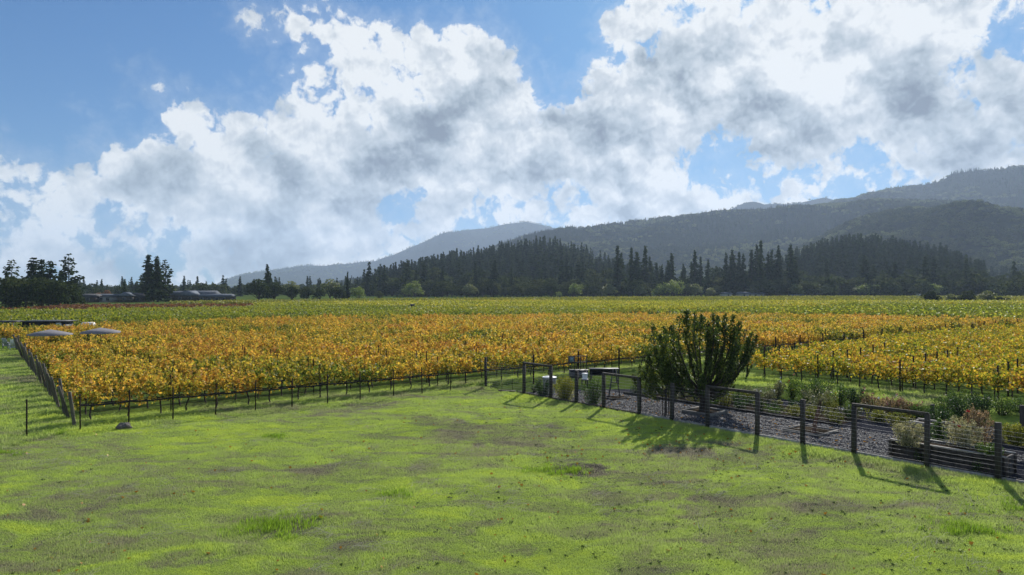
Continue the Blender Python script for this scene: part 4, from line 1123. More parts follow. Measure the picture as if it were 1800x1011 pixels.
# ------------------------------------------------------------------ garden: trees, frames, beds, planters
def bed_frame(name, label, c, size, rz, h=0.16, t=0.06, mat='board', cat='planter', soil=True, fill=0.6):
    r = thing(name, label, cat, (c[0], c[1], 0), rz); w, d = size
    for (x, y, sx, sy) in ((0, -d / 2 + t / 2, w, t), (0, d / 2 - t / 2, w, t), (-w / 2 + t / 2, 0, t, d - 2 * t - .004), (w / 2 - t / 2, 0, t, d - 2 * t - .004)):
        if h > 0.3:
            nb = int(round(h / 0.2)); hb = h / nb
            for k in range(nb):
                obj('board', MB().box((x, y, hb * (k + 0.5) + 0.005), (sx - (0.004 if k % 2 else 0), sy, hb - 0.012)).mesh('board', MAT[mat]), r)
        else: obj('board', MB().box((x, y, h / 2), (sx, sy, h)).mesh('board', MAT[mat]), r)
    if h > 0.3:
        for sx in (-1, 1):
            for sy in (-1, 1): obj('corner_post', MB().box((sx * (w / 2 + 0.008), sy * (d / 2 + 0.008), h / 2 + 0.01), (0.09, 0.09, h + 0.02)).mesh('corner_post', MAT[mat]), r)
        for y in (-d / 2 + t / 2, d / 2 - t / 2): obj('cap_board', MB().box((0, y, h + 0.022), (w + 0.05, 0.10, 0.03)).mesh('cap_board', MAT['board_pale']), r)
    if soil: obj('soil', MB().box((0, 0, h * fill / 2), (w - 2 * t - .01, d - 2 * t - .01, h * fill)).mesh('soil', MAT['mulch']), r)
    return r


def fingers(segs, n, size, mat, seed, tipz=0.9, spread=0.7, name='crown'):
    """foliage gathered round upright shoots: segs = (p0, p1, radius)"""
    rg = np.random.default_rng(seed); L = np.array([np.linalg.norm(np.array(b) - np.array(a)) * r for a, b, r in segs]); C = []; T = []
    L = L * rg.uniform(0.35, 1.5, len(L))
    for (a, b, r), w_ in zip(segs, L / L.sum()):
        m_ = max(4, int(n * w_)); u = rg.random(m_) ** 0.85; a = np.array(a); b = np.array(b)
        rad = r * (np.sin(np.pi * (0.12 + 0.82 * u)) ** 0.6)
        d = unit(rg.normal(size=(m_, 3))) * (rg.random(m_) ** 0.45)[:, None] * rad[:, None]
        C.append(a + (b - a) * u[:, None] + d); T.append(unit(b - a)[None].repeat(m_, 0) * tipz + d / (r + 1e-6) * 0.6)
    C = np.concatenate(C); T = np.concatenate(T)
    Q = leaves(C, size * rg.uniform(0.6, 1.3, len(C)), T, spread, wide=0.55, fold=0.12, rng=rg)
    return MB().quads(Q).mesh(name, MAT[mat])


def limb_tree(name, label, base_px, Zb, r0, fork_h, shoots, crown_n, leaf, mat, seed, cat='tree', depth=1.0, stakes=False):
    rg = np.random.default_rng(seed); b = PX(*base_px); Z0 = b[1]
    r = thing(name, label, cat, (b[0], b[1], 0))
    tr = MB(); fk = np.array([0.02, 0.0, fork_h])
    tr.tube([(0, 0, -0.05), (0.01, 0, fork_h * 0.5), fk], [r0 * 1.15, r0 * 0.92, r0 * 0.95], 10)
    obj('trunk', tr.mesh('trunk', MAT['bark'], True), r)
    segs = []; lm = MB()
    for (x0, y0, x1, y1, rad) in shoots:
        dz = rg.uniform(-depth, depth)
        for rep in range(2 if rg.random() < 0.7 else 1):
            dzz = dz if rep == 0 else -dz * rg.uniform(0.3, 1.0)
            jx = 0 if rep == 0 else rg.normal() * 10
            p0 = PXZ(x0 + jx, y0 + (0 if rep == 0 else rg.uniform(0, 12)), Z0 + dzz) - np.array([b[0], b[1], 0])
            p1 = PXZ(x1 + jx, y1 + (0 if rep == 0 else rg.uniform(2, 16)), Z0 + dzz) - np.array([b[0], b[1], 0])
            segs.append((p0, p1, rad * (0.92 if rep == 0 else 0.72)))
            mid = fk * 0.40 + p0 * 0.60 + np.array([0, 0, -0.20 * np.linalg.norm(p0 - fk)]) + rg.normal(size=3) * 0.07
            segs.append((mid, p0 + rg.normal(size=3) * 0.05, rad * 0.30))
            lm.tube([fk - np.array([0, 0, 0.08]), mid, p0, p0 * 0.4 + p1 * 0.6, p1], [r0 * 0.34, r0 * 0.20, r0 * 0.12, r0 * 0.07, r0 * 0.02], 6, cap=False)
    for q_ in range(int(len(shoots) * 0.9)):
        k_ = rg.integers(len(segs)); a_, b_, r_ = segs[k_]; m0 = a_ * 0.7 + b_ * 0.3 + rg.normal(size=3) * np.array([0.25, 0.45, 0.12])
        segs.append((m0, m0 + unit(b_ - a_ + rg.normal(size=3) * 0.5) * rg.uniform(0.3, 0.7), r_ * 0.6))
    obj('limb', lm.mesh('limb', MAT['bark'], True), r)['label'] = 'spreading limbs forking from the trunk'
    obj('crown', fingers(segs, crown_n, leaf, mat, seed), r)
    return r


shoots = [(1153, 622, 1147, 572, 0.24), (1163, 640, 1160, 588, 0.22), (1150, 655, 1140, 622, 0.24), (1172, 625, 1170, 590, 0.24), (1185, 610, 1180, 575, 0.28), (1193, 612, 1194, 556, 0.26), (1208, 605, 1207, 545, 0.30),
          (1219, 600, 1222, 550, 0.30), (1229, 606, 1236, 556, 0.28), (1243, 605, 1245, 568, 0.28), (1254, 600, 1254, 552, 0.30), (1264, 604, 1262, 556, 0.28), (1274, 602, 1274, 553, 0.24), (1283, 610, 1289, 554, 0.20), (1293, 612, 1300, 568, 0.26),
          (1303, 622, 1311, 580, 0.26), (1312, 628, 1322, 584, 0.26), (1322, 622, 1330, 590, 0.18), (1304, 640, 1318, 612, 0.24), (1286, 640, 1298, 606, 0.30), (1268, 640, 1274, 598, 0.34), (1250, 640, 1254, 596, 0.30), (1230, 632, 1226, 598, 0.28), (1213, 634, 1208, 596, 0.28),
          (1197, 640, 1190, 600, 0.26), (1181, 650, 1174, 616, 0.26), (1262, 668, 1268, 634, 0.32), (1280, 664, 1290, 636, 0.26), (1246, 660, 1250, 632, 0.26), (1228, 668, 1222, 640, 0.24), (1208, 676, 1198, 648, 0.28), (1216, 690, 1204, 668, 0.26), (1252, 690, 1262, 664, 0.30), (1236, 690, 1234, 660, 0.26), (1272, 684, 1284, 668, 0.22), (1190, 678, 1182, 660, 0.2), (1288, 672, 1294, 662, 0.16)]
limb_tree('fruit_tree', 'broad dark green tree with upright leafy shoots and a stout trunk on the gravel', (1236, 726), None, 0.18, 0.95, shoots, 19000, 0.115, 'fruit_leaf', 61, depth=1.5)
sh2 = [(1163, 668, 1152, 612, 0.26), (1150, 675, 1138, 634, 0.26), (1168, 660, 1166, 606, 0.26), (1176, 668, 1180, 624, 0.24), (1140, 684, 1124, 652, 0.22), (1158, 690, 1150, 662, 0.26), (1176, 686, 1184, 660, 0.24), (1128, 678, 1112, 660, 0.18), (1146, 690, 1134, 676, 0.22), (1132, 662, 1124, 640, 0.2)]
t2 = limb_tree('young_fruit_tree', 'smaller lighter green tree with a thin staked trunk left of the broad dark tree', (1170, 731), None, 0.055, 1.2, sh2, 6500, 0.10, 'fruit_leaf2', 62, depth=0.9)
for dx in (-0.12, 0.15): obj('stake', MB().box((dx, 0.05, 0.65), (0.03, 0.03, 1.35)).mesh('stake', MAT['steel']), t2)

bed_frame('tree_planter', 'square grey timber frame on the gravel round the stout trunk', PX(1239, 727), (1.45, 1.45), ang + 0.02, 0.17, 0.07)
bed_frame('tree_planter', 'square timber frame on the gravel round the leaning reddish trunk', PX(1425, 759.5), (1.5, 1.5), ang - 0.03, 0.12, 0.06)
# leaning young tree in the second frame
b = PX(1430, 764); lt = thing('leaning_tree', 'short young tree with a leaning reddish brown trunk behind the fence wires', 'tree', (b[0], b[1], 0))
MAT['redwood'] = solid_mat('reddish_bark', (0.16, 0.085, 0.055), (0.08, 0.045, 0.03), 8, 0.9, 0.4, (1, 1, .2))
obj('trunk', MB().tube([(0, 0, -0.03), (0.06, 0, 0.45), (0.20, 0.02, 0.95), (0.28, 0, 1.35)], [0.085, 0.075, 0.065, 0.05], 8).mesh('trunk', MAT['redwood'], True), lt)
sg = [((0.28, 0, 1.1), (0.28 + RNG.normal() * 0.35, RNG.normal() * 0.4, RNG.uniform(1.4, 1.95)), 0.22) for _ in range(9)]
MAT['sage'] = leaf_mat('sage_leaf', [(0, (0.07, 0.085, 0.05)), (0.5, (0.14, 0.155, 0.085)), (1, (0.26, 0.25, 0.16))], 1.0, 0.3, 0.7, 0.35)
MAT['olive'] = leaf_mat('olive_shrub_leaf', [(0, (0.06, 0.075, 0.015)), (0.5, (0.13, 0.15, 0.025)), (1, (0.26, 0.26, 0.05))], 1.0, 0.4, 0.7, 0.4)
MAT['deep'] = leaf_mat('deep_green_leaf', [(0, (0.015, 0.035, 0.015)), (0.5, (0.03, 0.065, 0.022)), (1, (0.06, 0.11, 0.03))], 1.0, 0.4, 0.7, 0.35)
MAT['rosy'] = leaf_mat('rosy_leaf', [(0, (0.10, 0.07, 0.04)), (0.5, (0.22, 0.16, 0.10)), (0.85, (0.40, 0.30, 0.22)), (1, (0.55, 0.22, 0.16))], 1.0, 0.3, 0.7, 0.4)
MAT['cream'] = leaf_mat('cream_shrub_leaf', [(0, (0.13, 0.14, 0.07)), (0.5, (0.27, 0.27, 0.16)), (1, (0.46, 0.42, 0.30))], 1.0, 0.3, 0.7, 0.4)
MAT['yellowgreen'] = leaf_mat('bright_shrub_leaf', [(0, (0.09, 0.11, 0.018)), (0.5, (0.20, 0.22, 0.03)), (1, (0.36, 0.34, 0.06))], 1.0, 0.3, 0.7, 0.45)
MAT['plain_green'] = leaf_mat('mid_green_leaf', [(0, (0.04, 0.08, 0.02)), (0.5, (0.07, 0.13, 0.028)), (1, (0.13, 0.20, 0.04))], 1.0, 0.4, 0.7, 0.4)
obj('crown', fingers(sg, 700, 0.08, 'sage', 71), lt)
MAT['petal'] = {}
for nm, c in (('red', (0.6, 0.03, 0.02)), ('white', (0.85, 0.83, 0.8)), ('yellow', (0.8, 0.6, 0.02)), ('pink', (0.65, 0.2, 0.2))): MAT['petal_' + nm] = solid_mat(nm + '_petal', c, tuple(k * .8 for k in c), 20, 0.6, 0.0)


def shrub(name, label, pos, w, h, mat, n=700, leaf=0.07, seed=0, up=0.6, group=None, z=0.0, flowers=None, cat='shrub', stems=True):
    rg = np.random.default_rng(seed + 900); r = thing(name, label, cat, (pos[0], pos[1], z), 0, group)
    n = int(n * 1.7); sg = []; st = MB()
    ns = max(7, int(9 + w * 5))
    for k in range(ns):
        a = rg.uniform(0, 6.28); q = math.sqrt(rg.random()) * w * 0.36
        p0 = np.array([math.cos(a) * q * 0.45, math.sin(a) * q * 0.45, h * 0.06]); p1 = np.array([math.cos(a) * q * 1.15, math.sin(a) * q * 1.15, h * (1 - 0.55 * (q / (w * 0.5)) ** 2) * rg.uniform(0.78, 1.04)])
        sg.append((p0, p1, w * 0.17)); st.tube([(p0[0] * .3, p0[1] * .3, -0.03), p0 * 0.5 + p1 * 0.5, p1], [0.014, 0.009, 0.003], 4, cap=False)
    obj('stems', st.mesh('stems', MAT['vine_wood']), r)['kind'] = 'stuff'
    obj('foliage', fingers(sg, n, leaf, mat, seed, tipz=up, name='foliage'), r)
    if flowers:
        for (cn, k_) in flowers:
            for q in range(k_):
                p = sg[rg.integers(len(sg))][1] + rg.normal(size=3) * w * 0.10
                C = p + rg.normal(size=(9, 3)) * 0.022
                obj('flower', MB().quads(leaves(C, 0.06, None, 1, rng=rg)).mesh('flower', MAT['petal_' + cn]), r)
    return r


# shrubs just behind the fence, from the left
shrub('rosemary_shrub', 'dark upright shrub behind the first fence rail', PX(955, 700), 0.95, 1.15, 'deep', 1500, 0.05, 1, 1.4)
shrub('golden_shrub', 'bright yellow green rounded shrub between two dark fence posts', PX(992, 706), 1.45, 1.35, 'yellowgreen', 2600, 0.06, 2, 0.9)
shrub('dark_shrub', 'dark green shrub right of the bright yellow green one', PX(1042, 712), 1.35, 1.45, 'plain_green', 2200, 0.06, 3, 1.0)
shrub('grey_shrub', 'grey leaved shrub growing out of the left end of the raised planter', PX(1597, 790, .5), 1.25, 0.80, 'cream', 2000, 0.055, 4, 1.0, z=0.62)
shrub('tall_cream_shrub', 'tall cream leaved bush with orange tips in front of the raised planter', PX(1692, 815), 1.45, 1.75, 'cream', 3000, 0.06, 5, 1.1, flowers=[('red', 4)])
shrub('rosy_shrub', 'pinkish grey bush behind the tall cream one', PX(1718, 790), 1.3, 1.55, 'rosy', 2200, 0.055, 6, 1.0)
shrub('green_sprawl', 'green shrub sprawling between the cream bush and the fence wires', PX(1652, 800), 0.9, 1.35, 'plain_green', 900, 0.07, 7, 0.8)
shrub('low_green_shrub', 'low green shrub against the fence foot left of the dark end post', PX(1722, 833), 0.8, 0.45, 'plain_green', 700, 0.06, 8, 0.6)
shrub('bright_right_shrub', 'bright green shrub in the planter at the right edge', PX(1785, 785, 0.4), 1.1, 0.75, 'yellowgreen', 1300, 0.06, 9, 0.8, z=0.45)
shrub('creeping_plant', 'small pale plant at the fence foot below the planter corner', PX(1572, 805), 0.5, 0.55, 'sage', 350, 0.05, 10, 0.8)
shrub('creeping_plant', 'small green tuft at the fence foot near the second to last dark post', PX(1618, 815), 0.6, 0.5, 'plain_green', 350, 0.06, 11, 0.8)
shrub('creeping_plant', 'low greens spilling along the top of the raised planter right of the bushes', PX(1742, 800, .6), 0.9, 0.35, 'plain_green', 600, 0.06, 12, 0.6, z=0.60)
shrub('small_dark_shrub', 'small dark tuft on the grass left of the upright dark shrub', PX(940, 690), 0.7, 0.4, 'deep', 400, 0.05, 13, 0.8)
# raised planters
c = GP(0, 0); pl = GP(s_at(1500) + 2.15, 1.05)
c0 = PX(1566, 806); c1 = c0[:2] + GF * 3.2; cc = (c0[:2] + c1) / 2 + GN * 0.45
bed_frame('raised_planter', 'long raised planter box of dark boards behind the fence at the right', cc, (3.2, 0.9), ang, 0.62, 0.05, 'post', fill=0.93)
cc2 = PX(1770, 790)[:2] + GF * 0.6 + GN * 1.2
bed_frame('raised_planter', 'second raised planter of boards at the right edge behind the long one', cc2, (2.4, 0.9), ang, 0.45, 0.05, 'board', fill=0.9)
cc3 = PX(1668, 768)[:2] + GN * 0.3
bed_frame('raised_planter', 'low pale edged planter behind the tall bushes', cc3, (2.6, 0.9), ang, 0.40, 0.05, 'board', fill=0.9)
# low grey beds left of the tree
for (x, y, w_, d_, lb) in [(1165, 690, 1.9, 0.9, 'low grey timber bed nearest the grass left of the broad tree'), (1205, 695, 1.6, 0.95, 'low grey timber bed in front, beside the broad tree'), (1205, 685, 1.8, 0.8, 'rear low grey timber bed half hidden by the broad tree')]:
    bed_frame('timber_bed', lb, PX(x, y), (w_, d_), math.atan2(EA[1], EA[0]) - 0.15, 0.22, 0.05, 'board_pale', fill=0.8)
# long edging of the planted bed
ed = thing('bed_edging', 'dark timber edging along the front of the planted bed', 'edging', tuple(GP(6.3, 4.4)))
q0 = GP(6.3, 4.4); q1 = GP(17.5, 4.7); nseg = 5
for k in range(nseg):
    a = q0 + (q1 - q0) * k / nseg - q0; b_ = q0 + (q1 - q0) * (k + 0.985) / nseg - q0
    obj('board', MB().bar((a[0], a[1], 0.07), (b_[0], b_[1], 0.07), 0.05, 0.15).mesh('board', MAT['post']), ed)
# planted bed
mats = ['olive', 'olive', 'plain_green', 'deep', 'olive', 'sage', 'deep']
names = {'olive': 'low olive shrub in the timber edged bed', 'plain_green': 'low mid green shrub in the timber edged bed', 'deep': 'low dark green shrub in the timber edged bed', 'sage': 'low grey green shrub in the timber edged bed'}
k = 0
for o_ in (4.95, 5.75, 6.6):
    s_ = 6.6 + (o_ - 4.9) * 0.7
    while s_ < 17.4:
        mt = mats[RNG.integers(len(mats))]; w_ = RNG.uniform(0.7, 1.15)
        shrub('low_shrub', names[mt], GP(s_ + RNG.uniform(-.1, .1), o_ + RNG.uniform(-.12, .12)), w_, RNG.uniform(0.4, 0.75), mt, 480, 0.055, 100 + k, 0.8, group='low shrubs of the timber edged bed'); k += 1
        s_ += w_ * 0.95
# rose bushes behind
k = 0
for (x, y, h, mt, fl, lb) in [(1392, 702, 1.15, 'plain_green', [('red', 3)], 'rose bush with a few red blooms behind the timber edged bed'), (1365, 698, 0.9, 'sage', [('white', 4)], 'pale rose bush with white blooms beside the red one'), (1420, 706, 1.1, 'plain_green', [('yellow', 2)], 'rose bush with a yellow bloom right of the red one'),
                             (1445, 704, 1.2, 'plain_green', None, 'tall green rose bush without blooms'), (1475, 712, 1.1, 'plain_green', [('yellow', 1)], 'green rose bush with one yellow bloom behind the leaning trunk'), (1505, 716, 1.0, 'deep', None, 'dark rose bush behind the second railed fence bay'),
                             (1345, 706, 0.7, 'sage', [('white', 3)], 'low grey bush with white blooms near the broad tree'), (1320, 700, 0.6, 'sage', [('white', 2)], 'small grey bush with white specks at the gravel edge'), (1300, 706, 0.55, 'olive', None, 'small olive bush at the gravel edge'),
                             (1535, 722, 0.8, 'rosy', [('pink', 7)], 'reddish bush with pink specks, left of two'), (1562, 728, 0.8, 'rosy', [('pink', 8), ('white', 3)], 'reddish bush with pink and white specks, middle one'), (1595, 730, 0.8, 'rosy', [('pink', 6)], 'reddish bush with pink specks, right of two'),
                             (1618, 735, 0.6, 'plain_green', None, 'green bush beside the short weathered post'), (1500, 735, 0.6, 'sage', [('white', 3)], 'grey flowering bush behind the low shrubs'), (1540, 742, 0.55, 'olive', None, 'olive bush below the reddish ones'), (1580, 750, 0.6, 'olive', None, 'bright olive bush under the top rail'),
                             (1660, 728, 0.9, 'plain_green', None, 'loose green bush left of the big dark one'), (1700, 740, 1.25, 'deep', None, 'big dark green rounded bush behind the cream bushes'), (1730, 738, 1.1, 'deep', None, 'dark green bush right of the big rounded one'), (1760, 730, 0.9, 'plain_green', None, 'green bush near the right edge below the vines'),
                             (1685, 722, 1.0, 'plain_green', None, 'green bush behind the big dark one'), (1790, 728, 0.8, 'plain_green', None, 'green bush cut by the right edge below the vines'), (1645, 750, 0.8, 'deep', None, 'dark bush behind the pale edged planter'), (1460, 722, 0.8, 'olive', None, 'olive bush between the roses and the leaning tree')]:
    shrub('rose_bush' if 'rose' in lb else 'garden_bush', lb, PX(x, y), RNG.uniform(1.2, 1.6) if h < 1.2 else 2.2, h, mt, 800 if h < 1.2 else 1800, 0.07, 200 + k, 0.8, flowers=fl); k += 1

# ------------------------------------------------------------------ bench, table, tub, plant support
MAT['white'] = solid_mat('white_plastic', (0.78, 0.79, 0.80), (0.62, 0.63, 0.64), 5, 0.5, 0.0)
MAT['black'] = solid_mat('black_paint', (0.022, 0.022, 0.026), (0.05, 0.05, 0.055), 5, 0.6, 0.1)
MAT['slate'] = solid_mat('slate_cabinet', (0.06, 0.065, 0.085), (0.10, 0.10, 0.12), 5, 0.6, 0.1)
p = PX(1017, 676); bn = thing('potting_bench', 'dark potting bench with an upright three bay frame behind the golden shrub', 'bench', (p[0], p[1], 0), 0.12)
obj('cabinet', MB().box((0, 0, 0.62), (1.05, 0.5, 0.42)).mesh('cabinet', MAT['slate']), bn)
obj('worktop', MB().box((0, -0.02, 0.85), (1.15, 0.6, 0.035)).mesh('worktop', MAT['black']), bn)
for sx in (-1, 1):
    for sy in (-1, 1): obj('leg', MB().box((sx * 0.48, sy * 0.21, 0.205), (0.06, 0.06, 0.405)).mesh('leg', MAT['black']), bn)
for x in (-0.54, -0.18, 0.18, 0.54): obj('upright', MB().box((x, 0.22, 1.245), (0.045, 0.045, 0.75)).mesh('upright', MAT['black']), bn)
for z in (1.64, 1.28): obj('crossbar', MB().box((0, 0.22, z), (1.13, 0.04, 0.045)).mesh('crossbar', MAT['black']), bn)
MAT['pane'] = solid_mat('blue_pane', (0.25, 0.36, 0.42), (0.2, 0.3, 0.36), 4, 0.15, 0.0)
obj('pane', MB().box((-0.36, 0.255, 1.46), (0.30, 0.01, 0.30)).mesh('pane', MAT['pane']), bn)
p = PX(1062, 674); tb = thing('black_table', 'long black table behind the dark shrub', 'table', (p[0], p[1], 0), 0.05)
obj('table_top', MB().box((0, 0, 0.86), (1.75, 0.6, 0.06)).mesh('table_top', MAT['black']), tb)
obj('shelf', MB().box((0, 0, 0.52), (1.6, 0.5, 0.04)).mesh('shelf', MAT['black']), tb)
obj('back_panel', MB().box((0, 0.25, 0.68), (1.6, 0.03, 0.28)).mesh('back_panel', MAT['black']), tb)
for sx in (-1, 1):
    for sy in (-1, 1): obj('leg', MB().box((sx * 0.80, sy * 0.26, 0.415), (0.06, 0.06, 0.82)).mesh('leg', MAT['black']), tb)
p = PX(1028, 682); ch = thing('white_bucket', 'white bucket with a wire handle between the bench and the table', 'bucket', (p[0], p[1], 0.5))
obj('pail', MB().tube([(0, 0, 0), (0, 0, 0.30), (0, 0, 0.33)], [0.13, 0.17, 0.18], 14).mesh('pail', MAT['white'], True), ch)
obj('handle', MB().tube([(0.17 * math.cos(a), 0.02, 0.32 + 0.14 * math.sin(a)) for a in np.linspace(0, math.pi, 9)], 0.006, 4).mesh('handle', MAT['wire']), ch)
stn = thing('bucket_stand', 'small dark stand under the white bucket', 'stand', (p[0], p[1], 0)); obj('stand_top', MB().box((0, 0, 0.475), (0.4, 0.4, 0.04)).mesh('stand_top', MAT['black']), stn)
for sx in (-1, 1):
    for sy in (-1, 1): obj('leg', MB().box((sx * .16, sy * .16, 0.2275), (0.035, 0.035, 0.455)).mesh('leg', MAT['black']), stn)
p = PX(966, 692); tub = thing('white_tub', 'large pale white tub with a rim behind the dark upright shrub', 'tub', (p[0], p[1], 0), 0.1)
obj('tub_body', MB().tube([(0, 0, 0.0), (0, 0, 0.5), (0, 0, 0.86)], [0.30, 0.35, 0.37], 20).mesh('tub_body', MAT['board_pale'], True), tub)
obj('rim', MB().tube([(0.37 * math.cos(a), 0.37 * math.sin(a), 0.88) for a in np.linspace(0, 2 * math.pi, 25)], 0.028, 6, cap=False).mesh('rim', MAT['white'], True), tub)
obj('lid', MB().tube([(0, 0, 0.885), (0, 0, 0.925)], [0.35, 0.28], 20).mesh('lid', MAT['white']), tub)
p = PX(1080, 699); es = thing('plant_support', 'thin dark A shaped plant support in a low timber frame', 'plant support', (p[0], p[1], 0), -0.1)
for (x0, y0) in ((-0.28, -0.2), (0.28, -0.2), (-0.28, 0.25), (0.28, 0.25)): obj('leg', MB().bar((x0, y0, 0.05), (x0 * 0.25, 0.02, 1.45), 0.035, 0.035).mesh('leg', MAT['black']), es)
obj('crosspiece', MB().box((0, -0.1, 0.8), (0.40, 0.03, 0.035)).mesh('crosspiece', MAT['black']), es)
bed_frame('support_planter', 'low dark timber frame on the gravel under the A shaped support', PX(1084, 701), (1.1, 0.95), math.atan2(EA[1], EA[0]) - 0.2, 0.09, 0.06, 'post', cat='planter')

# ------------------------------------------------------------------ umbrellas, chairs, shed in the vines
MAT['canvas'] = solid_mat('taupe_canvas', (0.22, 0.21, 0.22), (0.17, 0.16, 0.17), 3, 0.9, 0.1, obj_rand=0.05)
def umbrella(pos, lb, rz):
    u = thing('patio_umbrella', lb, 'umbrella', (pos[0], pos[1], 0), rz, 'taupe umbrellas in the vines')
    obj('pole', MB().tube([(0, 0, 0), (0, 0, 2.24)], 0.028, 8).mesh('pole', MAT['black']), u)
    obj('base', MB().box((0, 0, 0.04), (0.6, 0.6, 0.08)).mesh('base', MAT['black']), u)
    R = 1.60; top = 2.27; edge = 1.90; n_ = 8
    mb = MB(); an = [i * 2 * math.pi / n_ + 0.39 for i in range(n_)]
    ring = lambda f, z: [(R * f * math.cos(a), R * f * math.sin(a), z) for a in an]
    V = [(0, 0, top)] + ring(0.5, (top + edge) / 2 + 0.01) + ring(1.0, edge) + ring(1.0, edge - 0.10)
    F = [[1 + i + n_, 1 + (i + 1) % n_ + n_, 1 + (i + 1) % n_, 1 + i] for i in range(n_)] + [[1 + i + 2 * n_, 1 + (i + 1) % n_ + 2 * n_, 1 + (i + 1) % n_ + n_, 1 + i + n_] for i in range(n_)]
    mb.add(V, F); mb.F.append(np.array([[0, 1 + i, 1 + (i + 1) % n_] for i in range(n_)])); mb.M.append(np.zeros(n_))
    obj('canopy', mb.mesh('canopy', MAT['canvas']), u)
    for a in an: obj('rib', MB().tube([(0.03 * math.cos(a), 0.03 * math.sin(a), top - 0.06), (R * .97 * math.cos(a), R * .97 * math.sin(a), edge - 0.03)], 0.01, 4).mesh('rib', MAT['black']), u)
umbrella(umb[0], 'left one of the two large taupe umbrellas standing in the vines', 0.1)
umbrella(umb[1], 'right one of the two large taupe umbrellas standing in the vines', 0.5)


def adirondack(pos, rz, lb, mat):
    c = thing('garden_chair', lb, 'chair', (pos[0], pos[1], 0), rz, 'pale chairs on the grass by the vine row ends')
    for i in range(5): obj('back_slat', MB().box((-0.22 + i * 0.11, 0.30, 0.66), (0.095, 0.025, 0.75), 0, -0.38).mesh('back_slat', MAT[mat]), c)
    for i in range(5): obj('seat_slat', MB().box((0, -0.22 + i * 0.105, 0.36 - i * 0.02), (0.54, 0.09, 0.022)).mesh('seat_slat', MAT[mat]), c)
    for s_ in (-1, 1):
        obj('armrest', MB().box((s_ * 0.34, -0.02, 0.56), (0.13, 0.68, 0.03)).mesh('armrest', MAT[mat]), c)
        obj('leg', MB().box((s_ * 0.30, -0.28, 0.27), (0.04, 0.10, 0.54)).mesh('leg', MAT[mat]), c)
        obj('leg', MB().box((s_ * 0.30, 0.24, 0.27), (0.04, 0.10, 0.54)).mesh('leg', MAT[mat]), c)


MAT['greypaint'] = solid_mat('grey_paint', (0.30, 0.32, 0.36), (0.24, 0.26, 0.30), 4, 0.6, 0.05)
adirondack(PX(14, 613), 2.9, 'grey garden chair seen from behind on the grass at the left edge', 'greypaint')
adirondack(PX(25, 616), 3.7, 'white garden chair beside the grey one at the left edge', 'white')
# long dark carport with a white end
q = PXZ(85, 566, 82); sh = thing('dark_shed', 'long low dark shed roof between the orange and the green vines at left', 'shed', (q[0], q[1], 0), 0.06)
obj('wall', MB().box((0, 0, 0.8), (4.4, 2.4, 1.6)).mesh('wall', MAT['black']), sh)
obj('roof', MB().box((0, 0, 1.67), (4.9, 3.0, 0.12)).mesh('roof', MAT['black']), sh)
obj('white_end', MB().box((1.9, -1.25, 1.35), (0.6, 0.06, 0.4)).mesh('white_end', MAT['white']), sh)
q = PXZ(14, 566, 80); sh = thing('dark_shelter', 'small dark shelter left of the long dark shed', 'shed', (q[0], q[1], 0), 0.1)
obj('roof', MB().box((0, 0, 1.72), (2.4, 2.0, 0.14)).mesh('roof', MAT['black']), sh)
for sx in (-1, 1):
    for sy in (-1, 1): obj('post', MB().box((sx * 1.1, sy * 0.9, 0.82), (0.1, 0.1, 1.64)).mesh('post', MAT['black']), sh)
q = PXZ(155, 568, 80); tk = thing('white_tank', 'low white tank right of the long dark shed', 'tank', (q[0], q[1], 0), 0.1)
obj('tank_body', MB().tube([(-0.75, 0, 1.1), (-0.6, 0, 1.1), (0.6, 0, 1.1), (0.75, 0, 1.1)], [0.25, 0.55, 0.55, 0.25], 14).mesh('tank_body', MAT['white'], True), tk)
for sx in (-1, 1): obj('cradle', MB().box((sx * 0.4, 0, 0.3), (0.12, 0.7, 0.6)).mesh('cradle', MAT['black']), tk)
# small red brown tractor in the green band
q = PXZ(722, 539, 148); tk = thing('tractor', 'tiny reddish tractor between the far green vine rows', 'tractor', (q[0], q[1], 0), 0.2)
MAT['tractor_red'] = solid_mat('faded_red_paint', (0.28, 0.10, 0.08), (0.2, 0.08, 0.06), 4, 0.5, 0.05); MAT['glass'] = solid_mat('dark_glass', (0.03, 0.035, 0.04), (0.05, 0.05, 0.06), 3, 0.1, 0.0)
obj('bonnet', MB().box((-0.7, 0, 1.15), (1.2, 0.7, 0.7)).mesh('bonnet', MAT['tractor_red']), tk)
obj('cab', MB().box((0.35, 0, 1.55), (0.9, 1.0, 1.0)).mesh('cab', MAT['glass']), tk)
obj('cab_roof', MB().box((0.35, 0, 2.09), (1.1, 1.2, 0.08)).mesh('cab_roof', MAT['board_pale']), tk)
for (x, r_) in ((-1.0, 0.38), (0.5, 0.62)):
    for sy in (-1, 1): obj('wheel', MB().tube([(x, sy * 0.5, r_), (x, sy * 0.72, r_)], r_, 16).mesh('wheel', MAT['black']), tk)

